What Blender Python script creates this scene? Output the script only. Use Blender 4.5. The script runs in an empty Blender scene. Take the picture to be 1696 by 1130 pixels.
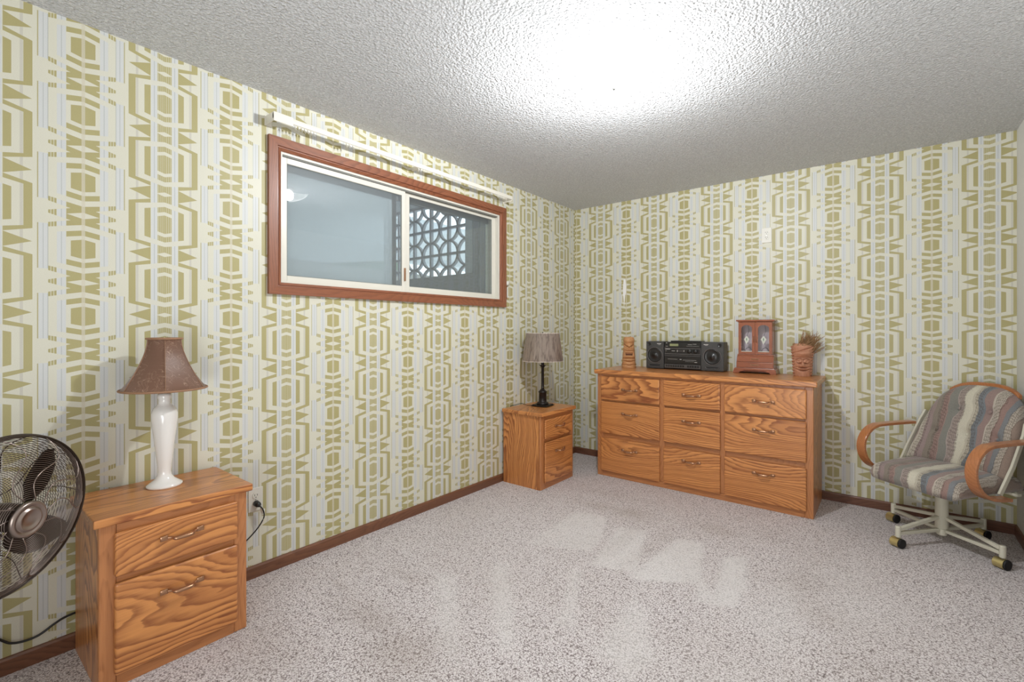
import bpy, bmesh, math, random
import numpy as np
from mathutils import Vector, Matrix
random.seed(7)
C = bpy.context.scene.collection
PI = math.pi

# ------------------------------------------------------------------ camera, world, light, exposure
SC = bpy.context.scene
cam_d = bpy.data.cameras.new('camera'); cam = bpy.data.objects.new('camera', cam_d); C.objects.link(cam)
cam.location = (2.4827, -4.1338, 1.2367)
cam.rotation_euler = (PI/2, 0, 0.672675)
cam_d.sensor_width = 36.0; cam_d.lens = 785.5/1696*36.0
cam_d.shift_y = -18.8/1696; cam_d.clip_start = 0.02
SC.camera = cam
SC.view_settings.view_transform = 'Standard'; SC.view_settings.look = 'None'
SC.view_settings.gamma = 1.0; SC.view_settings.use_curve_mapping = False
SC.view_settings.exposure = 0.0
SC.cycles.max_bounces = 8; SC.cycles.diffuse_bounces = 5; SC.cycles.glossy_bounces = 4
SC.cycles.transparent_max_bounces = 16; SC.cycles.caustics_reflective = False; SC.cycles.caustics_refractive = False
SC.cycles.sample_clamp_indirect = 4.0
SC.cycles.use_denoising = True

W = bpy.data.worlds.new('overcast_daylight'); SC.world = W; W.use_nodes = True
W.node_tree.nodes['Background'].inputs[0].default_value = (0.80, 0.88, 1.0, 1)
W.node_tree.nodes['Background'].inputs[1].default_value = 2.6

FIX = (1.505, -2.165)               # ceiling light position
LAMP_W = 22.0                      # emission of the glass shade
BULB_W = 110.0                    # its bulb
def area(name, loc, target, sx, sy, power, col):
    L = bpy.data.lights.new(name, 'AREA'); L.shape = 'RECTANGLE'; L.size = sx; L.size_y = sy
    L.energy = power; L.color = col
    o = bpy.data.objects.new(name, L); C.objects.link(o); o.location = loc
    o.rotation_euler = (Vector(target)-Vector(loc)).to_track_quat('-Z', 'Y').to_euler()
    return o
area('rear_fill', (1.7, -5.1, 1.35), (1.5, -2.6, 1.75), 2.4, 2.0, 7, (0.94, 0.97, 1.0))  # added soft fill lamp behind the camera; the room has no doorway there
area('ceiling_fill', (2.1, -4.6, 0.75), (1.9, -2.3, 2.44), 1.2, 1.0, 28, (0.94, 0.97, 1.0))  # added uplight that brightens the ceiling, not an actual flash

# ------------------------------------------------------------------ helpers
def lin(r, g, b):
    f = lambda c: ((c/255+0.055)/1.055)**2.4 if c/255 > 0.04045 else c/255/12.92
    return (f(r), f(g), f(b), 1.0)

class NT:
    def __init__(s, name):
        s.m = bpy.data.materials.new(name); s.m.use_nodes = True
        s.t = s.m.node_tree; s.t.nodes.clear()
        s.out = s.t.nodes.new('ShaderNodeOutputMaterial')
        s.p = s.t.nodes.new('ShaderNodeBsdfPrincipled'); s.t.links.new(s.p.outputs[0], s.out.inputs[0])
    def new(s, typ, **kw):
        n = s.t.nodes.new('ShaderNode'+typ)
        for k, v in kw.items(): setattr(n, k, v)
        return n
    def put(s, inp, v):
        if isinstance(v, V): s.t.links.new(v.s, inp)
        elif hasattr(v, 'is_output'): s.t.links.new(v, inp)
        else: inp.default_value = v
    def math(s, op, *a, clamp=False):
        n = s.new('Math', operation=op, use_clamp=clamp)
        for i, v in enumerate(a): s.put(n.inputs[i], v)
        return V(s, n.outputs[0])
    def mix(s, f, a, b, typ='MIX'):
        n = s.new('Mix', data_type='RGBA', blend_type=typ)
        s.put(n.inputs[0], f); s.put(n.inputs[6], a); s.put(n.inputs[7], b)
        return n.outputs[2]
    def ramp(s, f, stops, interp='LINEAR'):
        n = s.new('ValToRGB'); cr = n.color_ramp; cr.interpolation = interp
        while len(cr.elements) < len(stops): cr.elements.new(0.5)
        for e, (p, c) in zip(cr.elements, stops): e.position = p; e.color = c
        s.put(n.inputs[0], f); return n.outputs[0]
    def noise(s, vec, scale, detail=2, rough=0.5, dist=0.0, dim='3D'):
        n = s.new('TexNoise', noise_dimensions=dim); s.put(n.inputs['Vector'], vec)
        n.inputs['Scale'].default_value = scale; n.inputs['Detail'].default_value = detail
        n.inputs['Roughness'].default_value = rough; n.inputs['Distortion'].default_value = dist
        return V(s, n.outputs[0])
    def coord(s, kind='Object'):
        return s.new('TexCoord').outputs[kind]
    def pos(s):
        return s.new('NewGeometry').outputs['Position']
    def xyz(s, vec):
        n = s.new('SeparateXYZ'); s.put(n.inputs[0], vec); return [V(s, o) for o in n.outputs]
    def comb(s, x, y, z):
        n = s.new('CombineXYZ')
        for i, v in enumerate((x, y, z)): s.put(n.inputs[i], v)
        return n.outputs[0]
    def mapping(s, vec, scale=(1,1,1), loc=(0,0,0), rot=(0,0,0)):
        n = s.new('Mapping'); s.put(n.inputs[0], vec)
        n.inputs['Scale'].default_value = scale; n.inputs['Location'].default_value = loc; n.inputs['Rotation'].default_value = rot
        return n.outputs[0]
    def vadd(s, a, b):
        n = s.new('VectorMath', operation='ADD'); s.put(n.inputs[0], a); s.put(n.inputs[1], b); return n.outputs[0]
    def bump(s, h, strength=0.3, dist=0.01):
        n = s.new('Bump'); n.inputs['Strength'].default_value = strength; n.inputs['Distance'].default_value = dist
        s.put(n.inputs['Height'], h); s.t.links.new(n.outputs[0], s.p.inputs['Normal']); return n.outputs[0]
    def set(s, **kw):
        nm = dict(color='Base Color', rough='Roughness', metal='Metallic', spec='Specular IOR Level', coat='Coat Weight',
                  coat_rough='Coat Roughness', sheen='Sheen Weight', aniso='Anisotropic', emit='Emission Color',
                  emit_s='Emission Strength', sss='Subsurface Weight', trans='Transmission Weight')
        for k, v in kw.items(): s.put(s.p.inputs[nm[k]], v)
        return s.m
class V:
    def __init__(s, nt, sock): s.n = nt; s.s = sock
    def __add__(a, b): return a.n.math('ADD', a, b)
    def __radd__(a, b): return a.n.math('ADD', b, a)
    def __sub__(a, b): return a.n.math('SUBTRACT', a, b)
    def __rsub__(a, b): return a.n.math('SUBTRACT', b, a)
    def __mul__(a, b): return a.n.math('MULTIPLY', a, b)
    def __rmul__(a, b): return a.n.math('MULTIPLY', b, a)
    def __truediv__(a, b): return a.n.math('DIVIDE', a, b)
    def __lt__(a, b): return a.n.math('LESS_THAN', a, b)
    def __gt__(a, b): return a.n.math('GREATER_THAN', a, b)
    def abs(a): return a.n.math('ABSOLUTE', a)
    def frac(a): return a.n.math('FRACT', a)
    def max(a, b): return a.n.math('MAXIMUM', a, b)
    def min(a, b): return a.n.math('MINIMUM', a, b)

def simple(name, rgb, rough=0.5, metal=0.0, **kw):
    nt = NT(name); nt.set(color=lin(*rgb), rough=rough, metal=metal, **kw)
    n = nt.noise(nt.coord(), 60, 2); nt.bump(n, 0.05, 0.002)
    return nt.m

# ------------------------------------------------------------------ materials
def wallpaper(name, axis, uB, zB):
    nt = NT(name); P = 0.5355; p = 0.2635
    x, y, z = nt.xyz(nt.pos())
    u = (0.0 - y) if axis == 'y' else x
    h = (((u - uB)/P + 0.5).frac() - 0.5).abs()*(P*1000)      # mm from a B column's centre
    xA = P*500 - h
    isB = h < P*250
    isA = 1.0 - isB
    vB = (((z - zB)/p + 0.5).frac() - 0.5).abs()
    vA = (((z - (zB-0.12))/p + 0.5).frac() - 0.5).abs()
    def rng(v, lo, hi): return (v > lo)*(v < hi)
    # --- A column
    b3 = 0.295 - xA*0.00098; b4 = 0.37 - xA*0.0008; b5 = 0.446 - xA*0.00104
    wu = 0.325 + xA*0.0014
    z1 = xA < 25.5
    s1 = (vA < 0.153 - xA*0.0011).max(rng(vA, 0.21 - xA*0.0011, b3)).max(rng(vA, b4, 0.463 + xA*0.0012))
    stripe = ((xA + 1.6)/7.3).frac() > 0.30
    A1 = z1*s1
    A3 = (xA > 50.5)*(xA < 72.0)*(vA < b3)
    A4 = ((xA > 50.5)*(xA < 102.5)*rng(vA, b4, b5)).max((xA > 50.5)*(xA < 125.0)*(vA > wu))
    A5 = rng(xA, 102.5, 126.0)*(vA < b5 + 0.001)
    olA = (A1.max(A3).max(A4).max(A5))*isA
    bandA = rng(vA, b3, b4)
    blA = rng(xA, 27.0, 48.5)*(1.0 - bandA*0.75)*isA
    lilA = rng(xA, 93.0, 101.5)*isA
    lnA = rng(xA, 36.0, 38.5)*isA*(1.0-bandA)
    # --- B column
    c3 = 0.2825 - h*0.0008; c4 = 0.364 - h*0.0008
    spike = ((vB - 0.411).abs()) < (h - 37.0)*0.00106
    nos = 1.0 - spike
    body = (vB < 0.146 - h*0.0009)*(h < 36.5)
    B1 = (h < 49.5)*(body.max(rng(vB, 0.2035 - h*0.0008, c3)).max(rng(vB, c4, 0.452 + h*0.00098)*nos))
    trip = rng(h, 76.0, 100.0)*(((h - 75.0)/8.3).frac() > 0.22)*(vB > c4 - 0.004)*nos
    sideline = rng(h, 126.5, 129.5)*(vB < 0.322)
    olB = (B1.max(trip).max(sideline))*isB
    bandB = rng(vB, c3, c4)
    blB = (rng(h, 50.5, 76.0)*(1.0 - bandB*0.85)*nos).max(rng(h, 101.0, 126.0)*(vB < 0.325))*isB
    lnB = (rng(h, 62.0, 64.0)*(1.0-bandB)*nos).max((rng(h, 112.5, 114.3).max(rng(h, 99.5, 101.5)))*(vB < 0.32))*isB
    cen = (h < 5.5)*isB
    # --- colours
    big = nt.noise(nt.pos(), 1.3, 3)
    cream = nt.mix(big, lin(219, 217, 201), lin(212, 209, 191))
    olive = nt.mix(big, lin(180, 172, 126), lin(170, 160, 110))
    blue = lin(208, 210, 210); thin = lin(172, 176, 172)
    col = nt.mix((blA.max(blB))*0.9, cream, blue)
    col = nt.mix(lilA*0.6, col, lin(192, 188, 178))
    col = nt.mix(olA.max(olB), col, olive)
    col = nt.mix(A1*isA*(1.0 - stripe)*0.55, col, cream)
    col = nt.mix((lnA.max(lnB))*0.8, col, thin)
    col = nt.mix(cen*0.7, col, lin(208, 202, 182))
    g = nt.noise(nt.mapping(nt.pos(), (300, 300, 900)), 1.0, 1)
    col = nt.mix(0.10, col, nt.ramp(g, [(0.3, (0.25, 0.25, 0.2, 1)), (0.7, (1, 1, 1, 1))]), 'MULTIPLY')
    nt.set(color=col, rough=0.42, spec=0.35)
    g2 = nt.noise(nt.pos(), 9, 3)
    nt.bump(g*0.15 + g2, 0.12, 0.004)
    return nt.m

def oak(name, axis='x', light=(212, 144, 82), dark=(132, 72, 38), rough=0.33, scale=1.0, contrast=1.0):
    """axis = grain direction in object space"""
    nt = NT(name)
    oi = nt.new('ObjectInfo').outputs['Random']; r = V(nt, oi)
    p = nt.coord('Object')
    off = nt.comb(r*37.0, r*91.0, r*53.0)
    p = nt.vadd(p, off)
    k = {'x': (1.1, 3.4, 3.4), 'y': (3.4, 1.1, 3.4), 'z': (3.4, 3.4, 1.1)}[axis]
    q = nt.mapping(p, tuple(v*scale for v in k))
    n1 = nt.noise(q, 1.0, 0.6, 0.4, 0.0)
    k4 = {'x': (6, 28, 28), 'y': (28, 6, 28), 'z': (28, 28, 6)}[axis]
    wob = nt.noise(nt.mapping(p, k4), 1.0, 2)
    xx, yy, zz = nt.xyz(p)
    cross = {'x': (yy + zz), 'y': (xx + zz), 'z': (xx + yy)}[axis]
    gv = cross*38.0 + n1*30.0 + wob*1.5
    rings = gv.frac()
    broad = ((gv*0.23).frac() - 0.5).abs()*2.0
    area_m = nt.noise(nt.mapping(p, tuple(v*0.7 for v in k), loc=(7, 3, 5)), 1.0, 1)
    k2 = {'x': (14, 520, 520), 'y': (520, 14, 520), 'z': (520, 520, 14)}[axis]
    pores = nt.noise(nt.mapping(p, k2), 1.0, 2, 0.6)
    k3 = {'x': (1.2, 60, 60), 'y': (60, 1.2, 60), 'z': (60, 60, 1.2)}[axis]
    streak = nt.noise(nt.mapping(p, k3), 1.0, 3, 0.6)
    f = nt.ramp(rings, [(0.0, (0.85, 0.85, 0.85, 1)), (0.10, (1, 1, 1, 1)), (0.42, (0.30, 0.30, 0.30, 1)), (0.70, (0.05, 0.05, 0.05, 1)), (0.94, (0, 0, 0, 1)), (1.0, (0.85, 0.85, 0.85, 1))])
    col = nt.mix(V(nt, f)*(1.0*contrast)*(streak*1.0 + 0.45)*(area_m*1.3 + 0.25), lin(*light), lin(*dark))
    col = nt.mix((streak - 0.42)*0.9, col, lin(*[int(a*0.4+b*0.6) for a, b in zip(light, dark)]))
    col = nt.mix((broad - 0.45)*0.75*contrast, col, lin(*[int(a*0.25+b*0.75) for a, b in zip(light, dark)]))
    pm = nt.ramp(pores, [(0.36, (0.62, 0.54, 0.46, 1)), (0.50, (1, 1, 1, 1))])
    col = nt.mix(V(nt, f)*0.5 + 0.15, col, pm, 'MULTIPLY')
    tri = V(nt, f)*-1.0
    nt.set(color=col, rough=rough, spec=0.45, coat=0.25, coat_rough=0.22)
    nt.bump(pores*0.6 + tri*0.3, 0.10, 0.002)
    return nt.m

M = {}
M['wp_left'] = wallpaper('wallpaper_left', 'y', 0.512, 1.5525)
M['wp_back'] = wallpaper('wallpaper_back', 'x', 0.0197, 1.5255)
M['oak_x'] = oak('oak_grain_x', 'x'); M['oak_y'] = oak('oak_grain_y', 'y'); M['oak_z'] = oak('oak_grain_z', 'z')
M['oak_zf'] = oak('oak_frame', 'z', (186, 124, 76), (150, 92, 52), contrast=0.4)
M['oak_yf'] = oak('oak_frame_y', 'y', (186, 124, 76), (150, 92, 52), contrast=0.4)
M['oak_xf'] = oak('oak_frame_x', 'x', (186, 124, 76), (150, 92, 52), contrast=0.4)
M['casing_y'] = oak('casing_y', 'y', (142, 86, 58), (106, 62, 42), 0.42, contrast=0.5)
M['casing_z'] = oak('casing_z', 'z', (142, 86, 58), (106, 62, 42), 0.42, contrast=0.5)
M['base_y'] = oak('baseboard_y', 'y', (120, 78, 54), (88, 54, 38), 0.42, contrast=0.5)
M['base_x'] = oak('baseboard_x', 'x', (112, 72, 52), (82, 50, 36), 0.42, contrast=0.5)
M['arm'] = oak('bentwood', 'x', (178, 116, 72), (144, 88, 52), 0.28, contrast=0.35)
M['cherry'] = oak('cherry_wood', 'x', (156, 94, 66), (124, 68, 46), 0.2, contrast=0.25)
M['cherry_z'] = oak('cherry_wood_z', 'z', (156, 94, 66), (124, 68, 46), 0.2, contrast=0.25)
M['white'] = simple('white_paint', (214, 213, 208), 0.6)
M['alum'] = simple('cream_aluminium', (216, 212, 200), 0.35)
M['track'] = simple('track_seal', (120, 120, 114), 0.6)
M['alum_dark'] = simple('grey_aluminium', (120, 124, 124), 0.4, 0.3)
M['rod'] = simple('enamelled_rod', (226, 222, 210), 0.35)
M['plastic'] = simple('ivory_plastic', (216, 213, 202), 0.4)
M['slot'] = simple('dark_slot', (40, 36, 30), 0.6)
M['bronze'] = simple('antique_bronze', (176, 134, 104), 0.28, 0.85)
M['brass'] = simple('brass', (214, 198, 140), 0.32, 0.9)
M['black'] = simple('black_plastic', (24, 23, 22), 0.35)
M['rubber'] = simple('black_rubber', (14, 13, 12), 0.6)
M['ceramic'] = simple('white_ceramic', (236, 233, 228), 0.12, coat=0.6)
M['bronze_dark'] = simple('dark_bronze', (36, 29, 26), 0.25, 0.4)
M['cream_metal'] = simple('cream_metal', (204, 200, 182), 0.38)
M['gunmetal'] = simple('gunmetal', (150, 136, 128), 0.28, 0.9)
M['gun_dark'] = simple('dark_gunmetal', (66, 54, 46), 0.30, 0.6)
M['blade'] = simple('fan_blade', (92, 74, 64), 0.38, 0.3)
M['steel'] = simple('bright_steel', (190, 186, 180), 0.2, 1.0)
M['st_case'] = simple('stereo_case', (62, 61, 60), 0.42)
M['st_side'] = simple('stereo_side', (98, 92, 78), 0.5)
M['st_dark'] = simple('stereo_dark', (30, 28, 27), 0.3)
M['st_mid'] = simple('stereo_grey', (88, 84, 82), 0.35)
M['st_print'] = simple('stereo_print', (206, 204, 198), 0.5)
M['st_lcd'] = simple('stereo_display', (142, 146, 106), 0.25)
M['tear'] = simple('torn_paper_core', (236, 234, 232), 0.8)

def carpet_mat():
    nt = NT('carpet')
    p = nt.pos()
    vo = nt.new('TexVoronoi', feature='F1'); nt.put(vo.inputs['Vector'], p); vo.inputs['Scale'].default_value = 140
    vd = V(nt, vo.outputs['Distance']); n1 = nt.noise(p, 210, 2, 0.6); n2 = nt.noise(p, 85, 2, 0.6); n3 = nt.noise(p, 1.1, 3)
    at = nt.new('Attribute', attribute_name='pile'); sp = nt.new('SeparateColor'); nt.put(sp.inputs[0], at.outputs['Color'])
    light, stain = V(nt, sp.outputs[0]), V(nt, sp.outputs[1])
    k = 1.0 - vd*0.75 + (n1 - 0.5)*1.6 + (n2 - 0.5)*0.45
    base = nt.ramp(k, [(0.26, lin(104, 92, 90)), (0.42, lin(158, 147, 146)), (0.60, lin(204, 195, 194)), (0.85, lin(236, 230, 230))])
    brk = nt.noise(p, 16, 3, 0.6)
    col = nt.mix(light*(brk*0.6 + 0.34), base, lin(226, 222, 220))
    col = nt.mix(stain*0.38, col, lin(128, 110, 90))
    col = nt.mix((n3 - 0.45)*0.7, col, lin(172, 158, 148))
    n1 = k
    nt.set(color=col, rough=0.95, spec=0.1, sheen=0.25)
    nt.bump(n1, 0.5, 0.006)
    return nt.m
M['carpet'] = carpet_mat()

def popcorn():
    nt = NT('popcorn_ceiling'); p = nt.pos()
    v = nt.new('TexVoronoi', feature='SMOOTH_F1'); nt.put(v.inputs['Vector'], p); v.inputs['Scale'].default_value = 95
    v.inputs['Smoothness'].default_value = 0.6
    n1 = nt.noise(p, 75, 3, 0.6); n2 = nt.noise(p, 190, 2, 0.6)
    hgt = n1*1.3 + n2*0.5 - V(nt, v.outputs['Distance'])*0.9
    col = nt.ramp(hgt, [(0.40, lin(220, 221, 223)), (0.75, lin(240, 241, 243)), (0.95, lin(252, 252, 252))])  # crumb tops coloured lighter, standing in for their bright glints
    nt.set(color=col, rough=0.8, spec=0.3)
    nt.bump(hgt, 1.0, 0.012)
    return nt.m
M['ceiling'] = popcorn()

def glass(name='window_glass', tint=(0.93, 0.96, 0.95), veil=0.0):
    nt = NT(name); t = nt.t
    tr = nt.new('BsdfTransparent'); tr.inputs[0].default_value = (*tint, 1)
    gl = nt.new('BsdfGlossy'); gl.inputs['Roughness'].default_value = 0.01
    fr = nt.new('Fresnel'); fr.inputs[0].default_value = 1.5
    bf = nt.new('NewGeometry').outputs['Backfacing']; fac = V(nt, fr.outputs[0])*(1.0 - V(nt, bf))*2.0
    mx = nt.new('MixShader'); t.links.new(fac.s, mx.inputs[0]); t.links.new(tr.outputs[0], mx.inputs[1]); t.links.new(gl.outputs[0], mx.inputs[2])
    last = mx
    if veil:
        df = nt.new('BsdfDiffuse'); df.inputs[0].default_value = lin(206, 212, 218)
        m2 = nt.new('MixShader'); m2.inputs[0].default_value = veil
        t.links.new(mx.outputs[0], m2.inputs[1]); t.links.new(df.outputs[0], m2.inputs[2]); last = m2
    t.links.new(last.outputs[0], nt.out.inputs[0]); t.nodes.remove(nt.p)
    return nt.m
M['glass'] = glass(); M['glass_clear'] = glass('clear_glass', (0.97, 0.97, 0.97))
M['glass_veiled'] = glass('veiled_glass', (0.93, 0.96, 0.95), 0.10)  # pale diffuse mixed evenly into the pane makes it lighter

M['glass_refl_haze'] = glass('refl_haze_glass', (0.93, 0.96, 0.95), 0.06)  # pale diffuse mixed in stands for the ceiling reflected in this pane
def screen_mat():
    nt = NT('insect_screen'); t = nt.t
    tr = nt.new('BsdfTransparent'); df = nt.new('BsdfDiffuse'); df.inputs[0].default_value = lin(196, 204, 212)
    mx = nt.new('MixShader'); mx.inputs[0].default_value = 0.5
    t.links.new(tr.outputs[0], mx.inputs[1]); t.links.new(df.outputs[0], mx.inputs[2]); t.links.new(mx.outputs[0], nt.out.inputs[0]); t.nodes.remove(nt.p)
    return nt.m
M['screen'] = screen_mat()

def shade_brown():
    nt = NT('brown_satin_scroll'); p = nt.coord('Object')
    a = nt.noise(p, 30, 0, 0.5, 1.2); b = nt.noise(nt.mapping(p, loc=(3, 5, 1)), 26, 0, 0.5, 1.6)
    l1 = ((a - 0.47).abs() < 0.010); l2 = ((b - 0.55).abs() < 0.010); m = (nt.noise(p, 14, 1) > 0.42)
    col = nt.mix((l1.max(l2))*m*0.7, lin(150, 112, 90), lin(214, 182, 156))
    nt.set(color=col, rough=0.38, sheen=0.6, spec=0.5, aniso=0.5)
    nt.bump(nt.noise(nt.mapping(p, (400, 400, 60)), 1, 1), 0.15, 0.001)
    return nt.m
M['shade_brown'] = shade_brown()
M['trim_brown'] = simple('shade_cord', (150, 112, 84), 0.6)
def shade_taupe():
    nt = NT('taupe_crinkle'); p = nt.coord('Object')
    n = nt.noise(nt.mapping(p, (60, 60, 9)), 1.0, 3, 0.6, 0.6)
    col = nt.ramp(n, [(0.38, lin(186, 170, 158)), (0.5, lin(224, 210, 198)), (0.65, lin(234, 222, 210))])
    nt.set(color=col, rough=0.8, sheen=0.2); nt.bump(n, 0.5, 0.006); return nt.m
M['shade_taupe'] = shade_taupe()

def fabric(axis, name, turn):
    nt = NT(name); p = nt.coord('Object'); x, y, z = nt.xyz(p)
    n = nt.noise(p, 5.0, 2, 0.5)
    n2 = nt.noise(nt.mapping(p, loc=(2, 2, 2)), 16.0, 2)
    t = y*1.95 + 0.5 + (n - 0.5)*0.16 + (n2 - 0.5)*0.015 + turn
    cols = [(0.0, (158, 140, 130)), (0.07, (196, 188, 172)), (0.13, (152, 134, 130)), (0.20, (138, 128, 116)), (0.27, (156, 130, 122)),
            (0.33, (132, 130, 122)), (0.40, (168, 154, 146)), (0.47, (206, 200, 182)), (0.55, (190, 182, 164)), (0.60, (122, 128, 132)),
            (0.66, (150, 128, 122)), (0.72, (190, 180, 166)), (0.79, (150, 124, 116)), (0.85, (126, 128, 130)), (0.90, (188, 178, 164)), (0.96, (146, 128, 116))]
    c = nt.ramp(t, [(a, lin(*b)) for a, b in cols], 'CONSTANT')
    # nubby weave whose coarseness changes between stripes
    ck = (t*9.0).frac()
    wv = nt.new('TexVoronoi', feature='F1'); nt.put(wv.inputs['Vector'], nt.mapping(p, (1, 1, 1.0))); wv.inputs['Scale'].default_value = 120; wv.inputs['Randomness'].default_value = 0.25
    d = V(nt, wv.outputs['Distance'])
    fine = nt.noise(p, 420, 1)
    coarse = (t*6.2).frac() > 0.55
    dots = (d > 0.45)*coarse
    col = nt.mix(dots*0.5, c, lin(86, 72, 64))
    col = nt.mix(0.45, col, nt.ramp(fine, [(0.35, (0.5, 0.5, 0.5, 1)), (0.6, (1, 1, 1, 1))]), 'MULTIPLY')
    nt.set(color=col, rough=0.92, spec=0.15, sheen=0.3)
    nt.bump(fine*0.4 - d*coarse, 0.6, 0.003)
    return nt.m
M['fab_seat'] = fabric('y', 'striped_fabric_seat', 0.0)
M['fab_back'] = fabric('y', 'striped_fabric_back', 0.04)

def carved(name, a, b, sc=30):
    nt = NT(name); p = nt.coord('Object')
    n = nt.noise(nt.mapping(p, (1, 1, 0.2)), sc*4, 3, 0.6)
    col = nt.mix(n, lin(*a), lin(*b)); nt.set(color=col, rough=0.6); nt.bump(n, 0.3, 0.003); return nt.m
M['tiki_light'] = carved('carved_palm_wood', (206, 156, 106), (166, 112, 70))
M['tiki_dark'] = carved('carved_bamboo_root', (202, 148, 118), (150, 98, 70))
M['root'] = carved('root_hair', (178, 140, 98), (112, 80, 52))
M['mouth'] = simple('carved_recess', (84, 46, 26), 0.8)
M['teeth'] = simple('carved_teeth', (168, 118, 76), 0.7)

def emis():
    nt = NT('lit_glass_shade'); t = nt.t
    tr = nt.new('BsdfTransparent'); em = nt.new('Emission'); em.inputs[0].default_value = (1.0, 0.98, 0.95, 1); em.inputs[1].default_value = LAMP_W
    mx = nt.new('MixShader'); mx.inputs[0].default_value = 0.12
    t.links.new(tr.outputs[0], mx.inputs[1]); t.links.new(em.outputs[0], mx.inputs[2]); t.links.new(mx.outputs[0], nt.out.inputs[0]); t.nodes.remove(nt.p)
    return nt.m
M['lit'] = emis()
M['concrete'] = simple('patio_concrete', (150, 148, 142), 0.9)
M['block'] = simple('painted_block', (150, 152, 156), 0.85)
M['soffit'] = simple('patio_soffit', (190, 194, 196), 0.8)
M['hedge'] = simple('hedge_leaves', (150, 176, 150), 0.9)
M['lace'] = simple('etched_flower', (206, 208, 196), 0.5)
M['green'] = simple('etched_leaf', (84, 120, 92), 0.5)
M['lining'] = simple('velvet_lining', (206, 192, 198), 0.9)

# ------------------------------------------------------------------ mesh helpers
def obj(name, bm, mat, parent=None, smooth=False, bev=0.0, segs=2):
    me = bpy.data.meshes.new(name)
    bmesh.ops.recalc_face_normals(bm, faces=bm.faces)
    bm.to_mesh(me); bm.free()
    if smooth:
        for f in me.polygons: f.use_smooth = True
    me.materials.append(mat)
    o = bpy.data.objects.new(name, me); C.objects.link(o)
    if bev:
        b = o.modifiers.new('bevel', 'BEVEL'); b.width = bev; b.segments = segs; b.limit_method = 'ANGLE'; b.angle_limit = 0.6
    if parent is not None: o.parent = parent
    return o
def B(): return bmesh.new()
def box(bm, x0, x1, y0, y1, z0, z1):
    v = [bm.verts.new(p) for p in ((x0,y0,z0),(x1,y0,z0),(x1,y1,z0),(x0,y1,z0),(x0,y0,z1),(x1,y0,z1),(x1,y1,z1),(x0,y1,z1))]
    for f in ((0,3,2,1),(4,5,6,7),(0,1,5,4),(1,2,6,5),(2,3,7,6),(3,0,4,7)): bm.faces.new([v[i] for i in f])
    return v
def boxes(*L):
    bm = B()
    for b in L: box(bm, *b)
    return bm
def tube(bm, pts, r, seg=8, closed=False, sx=1.0, up=None):
    """sweep a circle (or ellipse) along pts; r may be a list"""
    pts = [Vector(p) for p in pts]; n = len(pts); rings = []
    for i, p in enumerate(pts):
        if closed: d = pts[(i+1) % n]-pts[i-1]
        else: d = pts[min(i+1, n-1)]-pts[max(i-1, 0)]
        d.normalize()
        a = Vector(up) if up else (Vector((0,0,1)) if abs(d.z) < 0.9 else Vector((1,0,0)))
        s = d.cross(a).normalized(); t = s.cross(d).normalized()
        rr = r[i] if isinstance(r, (list, tuple)) else r
        rings.append([bm.verts.new(p + s*math.cos(2*PI*k/seg)*rr*sx + t*math.sin(2*PI*k/seg)*rr) for k in range(seg)])
    m = n if closed else n-1
    for i in range(m):
        a, b = rings[i], rings[(i+1) % n]
        for k in range(seg): bm.faces.new((a[k], a[(k+1) % seg], b[(k+1) % seg], b[k]))
    if not closed:
        bm.faces.new(rings[0][::-1]); bm.faces.new(rings[-1])
def strip(bm, pts, side, w, th):
    """rectangular strip swept along pts; side = unit vector of its width"""
    pts = [Vector(p) for p in pts]; side = Vector(side); rings = []
    for i, p in enumerate(pts):
        d = (pts[min(i+1, len(pts)-1)]-pts[max(i-1, 0)]).normalized(); nrm = d.cross(side).normalized()
        rings.append([bm.verts.new(p + side*a*w/2 + nrm*b*th/2) for a, b in ((-1,-1),(1,-1),(1,1),(-1,1))])
    for a, b in zip(rings, rings[1:]):
        for k in range(4): bm.faces.new((a[k], a[(k+1) % 4], b[(k+1) % 4], b[k]))
    bm.faces.new(rings[0][::-1]); bm.faces.new(rings[-1])
def lathe(bm, prof, seg=32, c=(0,0,0), cap=True):
    rings = []
    for r, z in prof:
        rings.append([bm.verts.new((c[0]+r*math.cos(2*PI*k/seg), c[1]+r*math.sin(2*PI*k/seg), c[2]+z)) for k in range(seg)])
    for a, b in zip(rings, rings[1:]):
        for k in range(seg): bm.faces.new((a[k], a[(k+1) % seg], b[(k+1) % seg], b[k]))
    if cap: bm.faces.new(rings[0][::-1]); bm.faces.new(rings[-1])
def prism(bm, poly, axis, a, b):
    """extrude 2D polygon between a and b along axis (0,1,2); poly gives the two other coords in order"""
    def mk(p, t):
        q = list(p); q.insert(axis, t); return bm.verts.new(q)
    A = [mk(p, a) for p in poly]; Bv = [mk(p, b) for p in poly]; n = len(poly)
    bm.faces.new(A[::-1]); bm.faces.new(Bv)
    for i in range(n): bm.faces.new((A[i], A[(i+1) % n], Bv[(i+1) % n], Bv[i]))
def smoothpts(pts, n=8):
    P = [Vector(p) for p in pts]; P = [P[0]*2-P[1]] + P + [P[-1]*2-P[-2]]; out = []
    for i in range(1, len(P)-2):
        for k in range(n):
            t = k/n; a, b, c, d = P[i-1:i+3]
            out.append(0.5*((2*b)+(c-a)*t+(2*a-5*b+4*c-d)*t*t+(3*b-a-3*c+d)*t**3))
    out.append(P[-2]); return out
def thing(name, label, cat, loc=(0,0,0), rz=0.0, group=None):
    o = bpy.data.objects.new(name, None); C.objects.link(o); o.empty_display_size = 0.05
    o.location = loc; o.rotation_euler = (0,0,rz); o['label'] = label; o['category'] = cat
    if group: o['group'] = group
    return o
def tag(o, label, cat, group=None):
    o['label'] = label; o['category'] = cat
    if group: o['group'] = group
    return o
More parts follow.
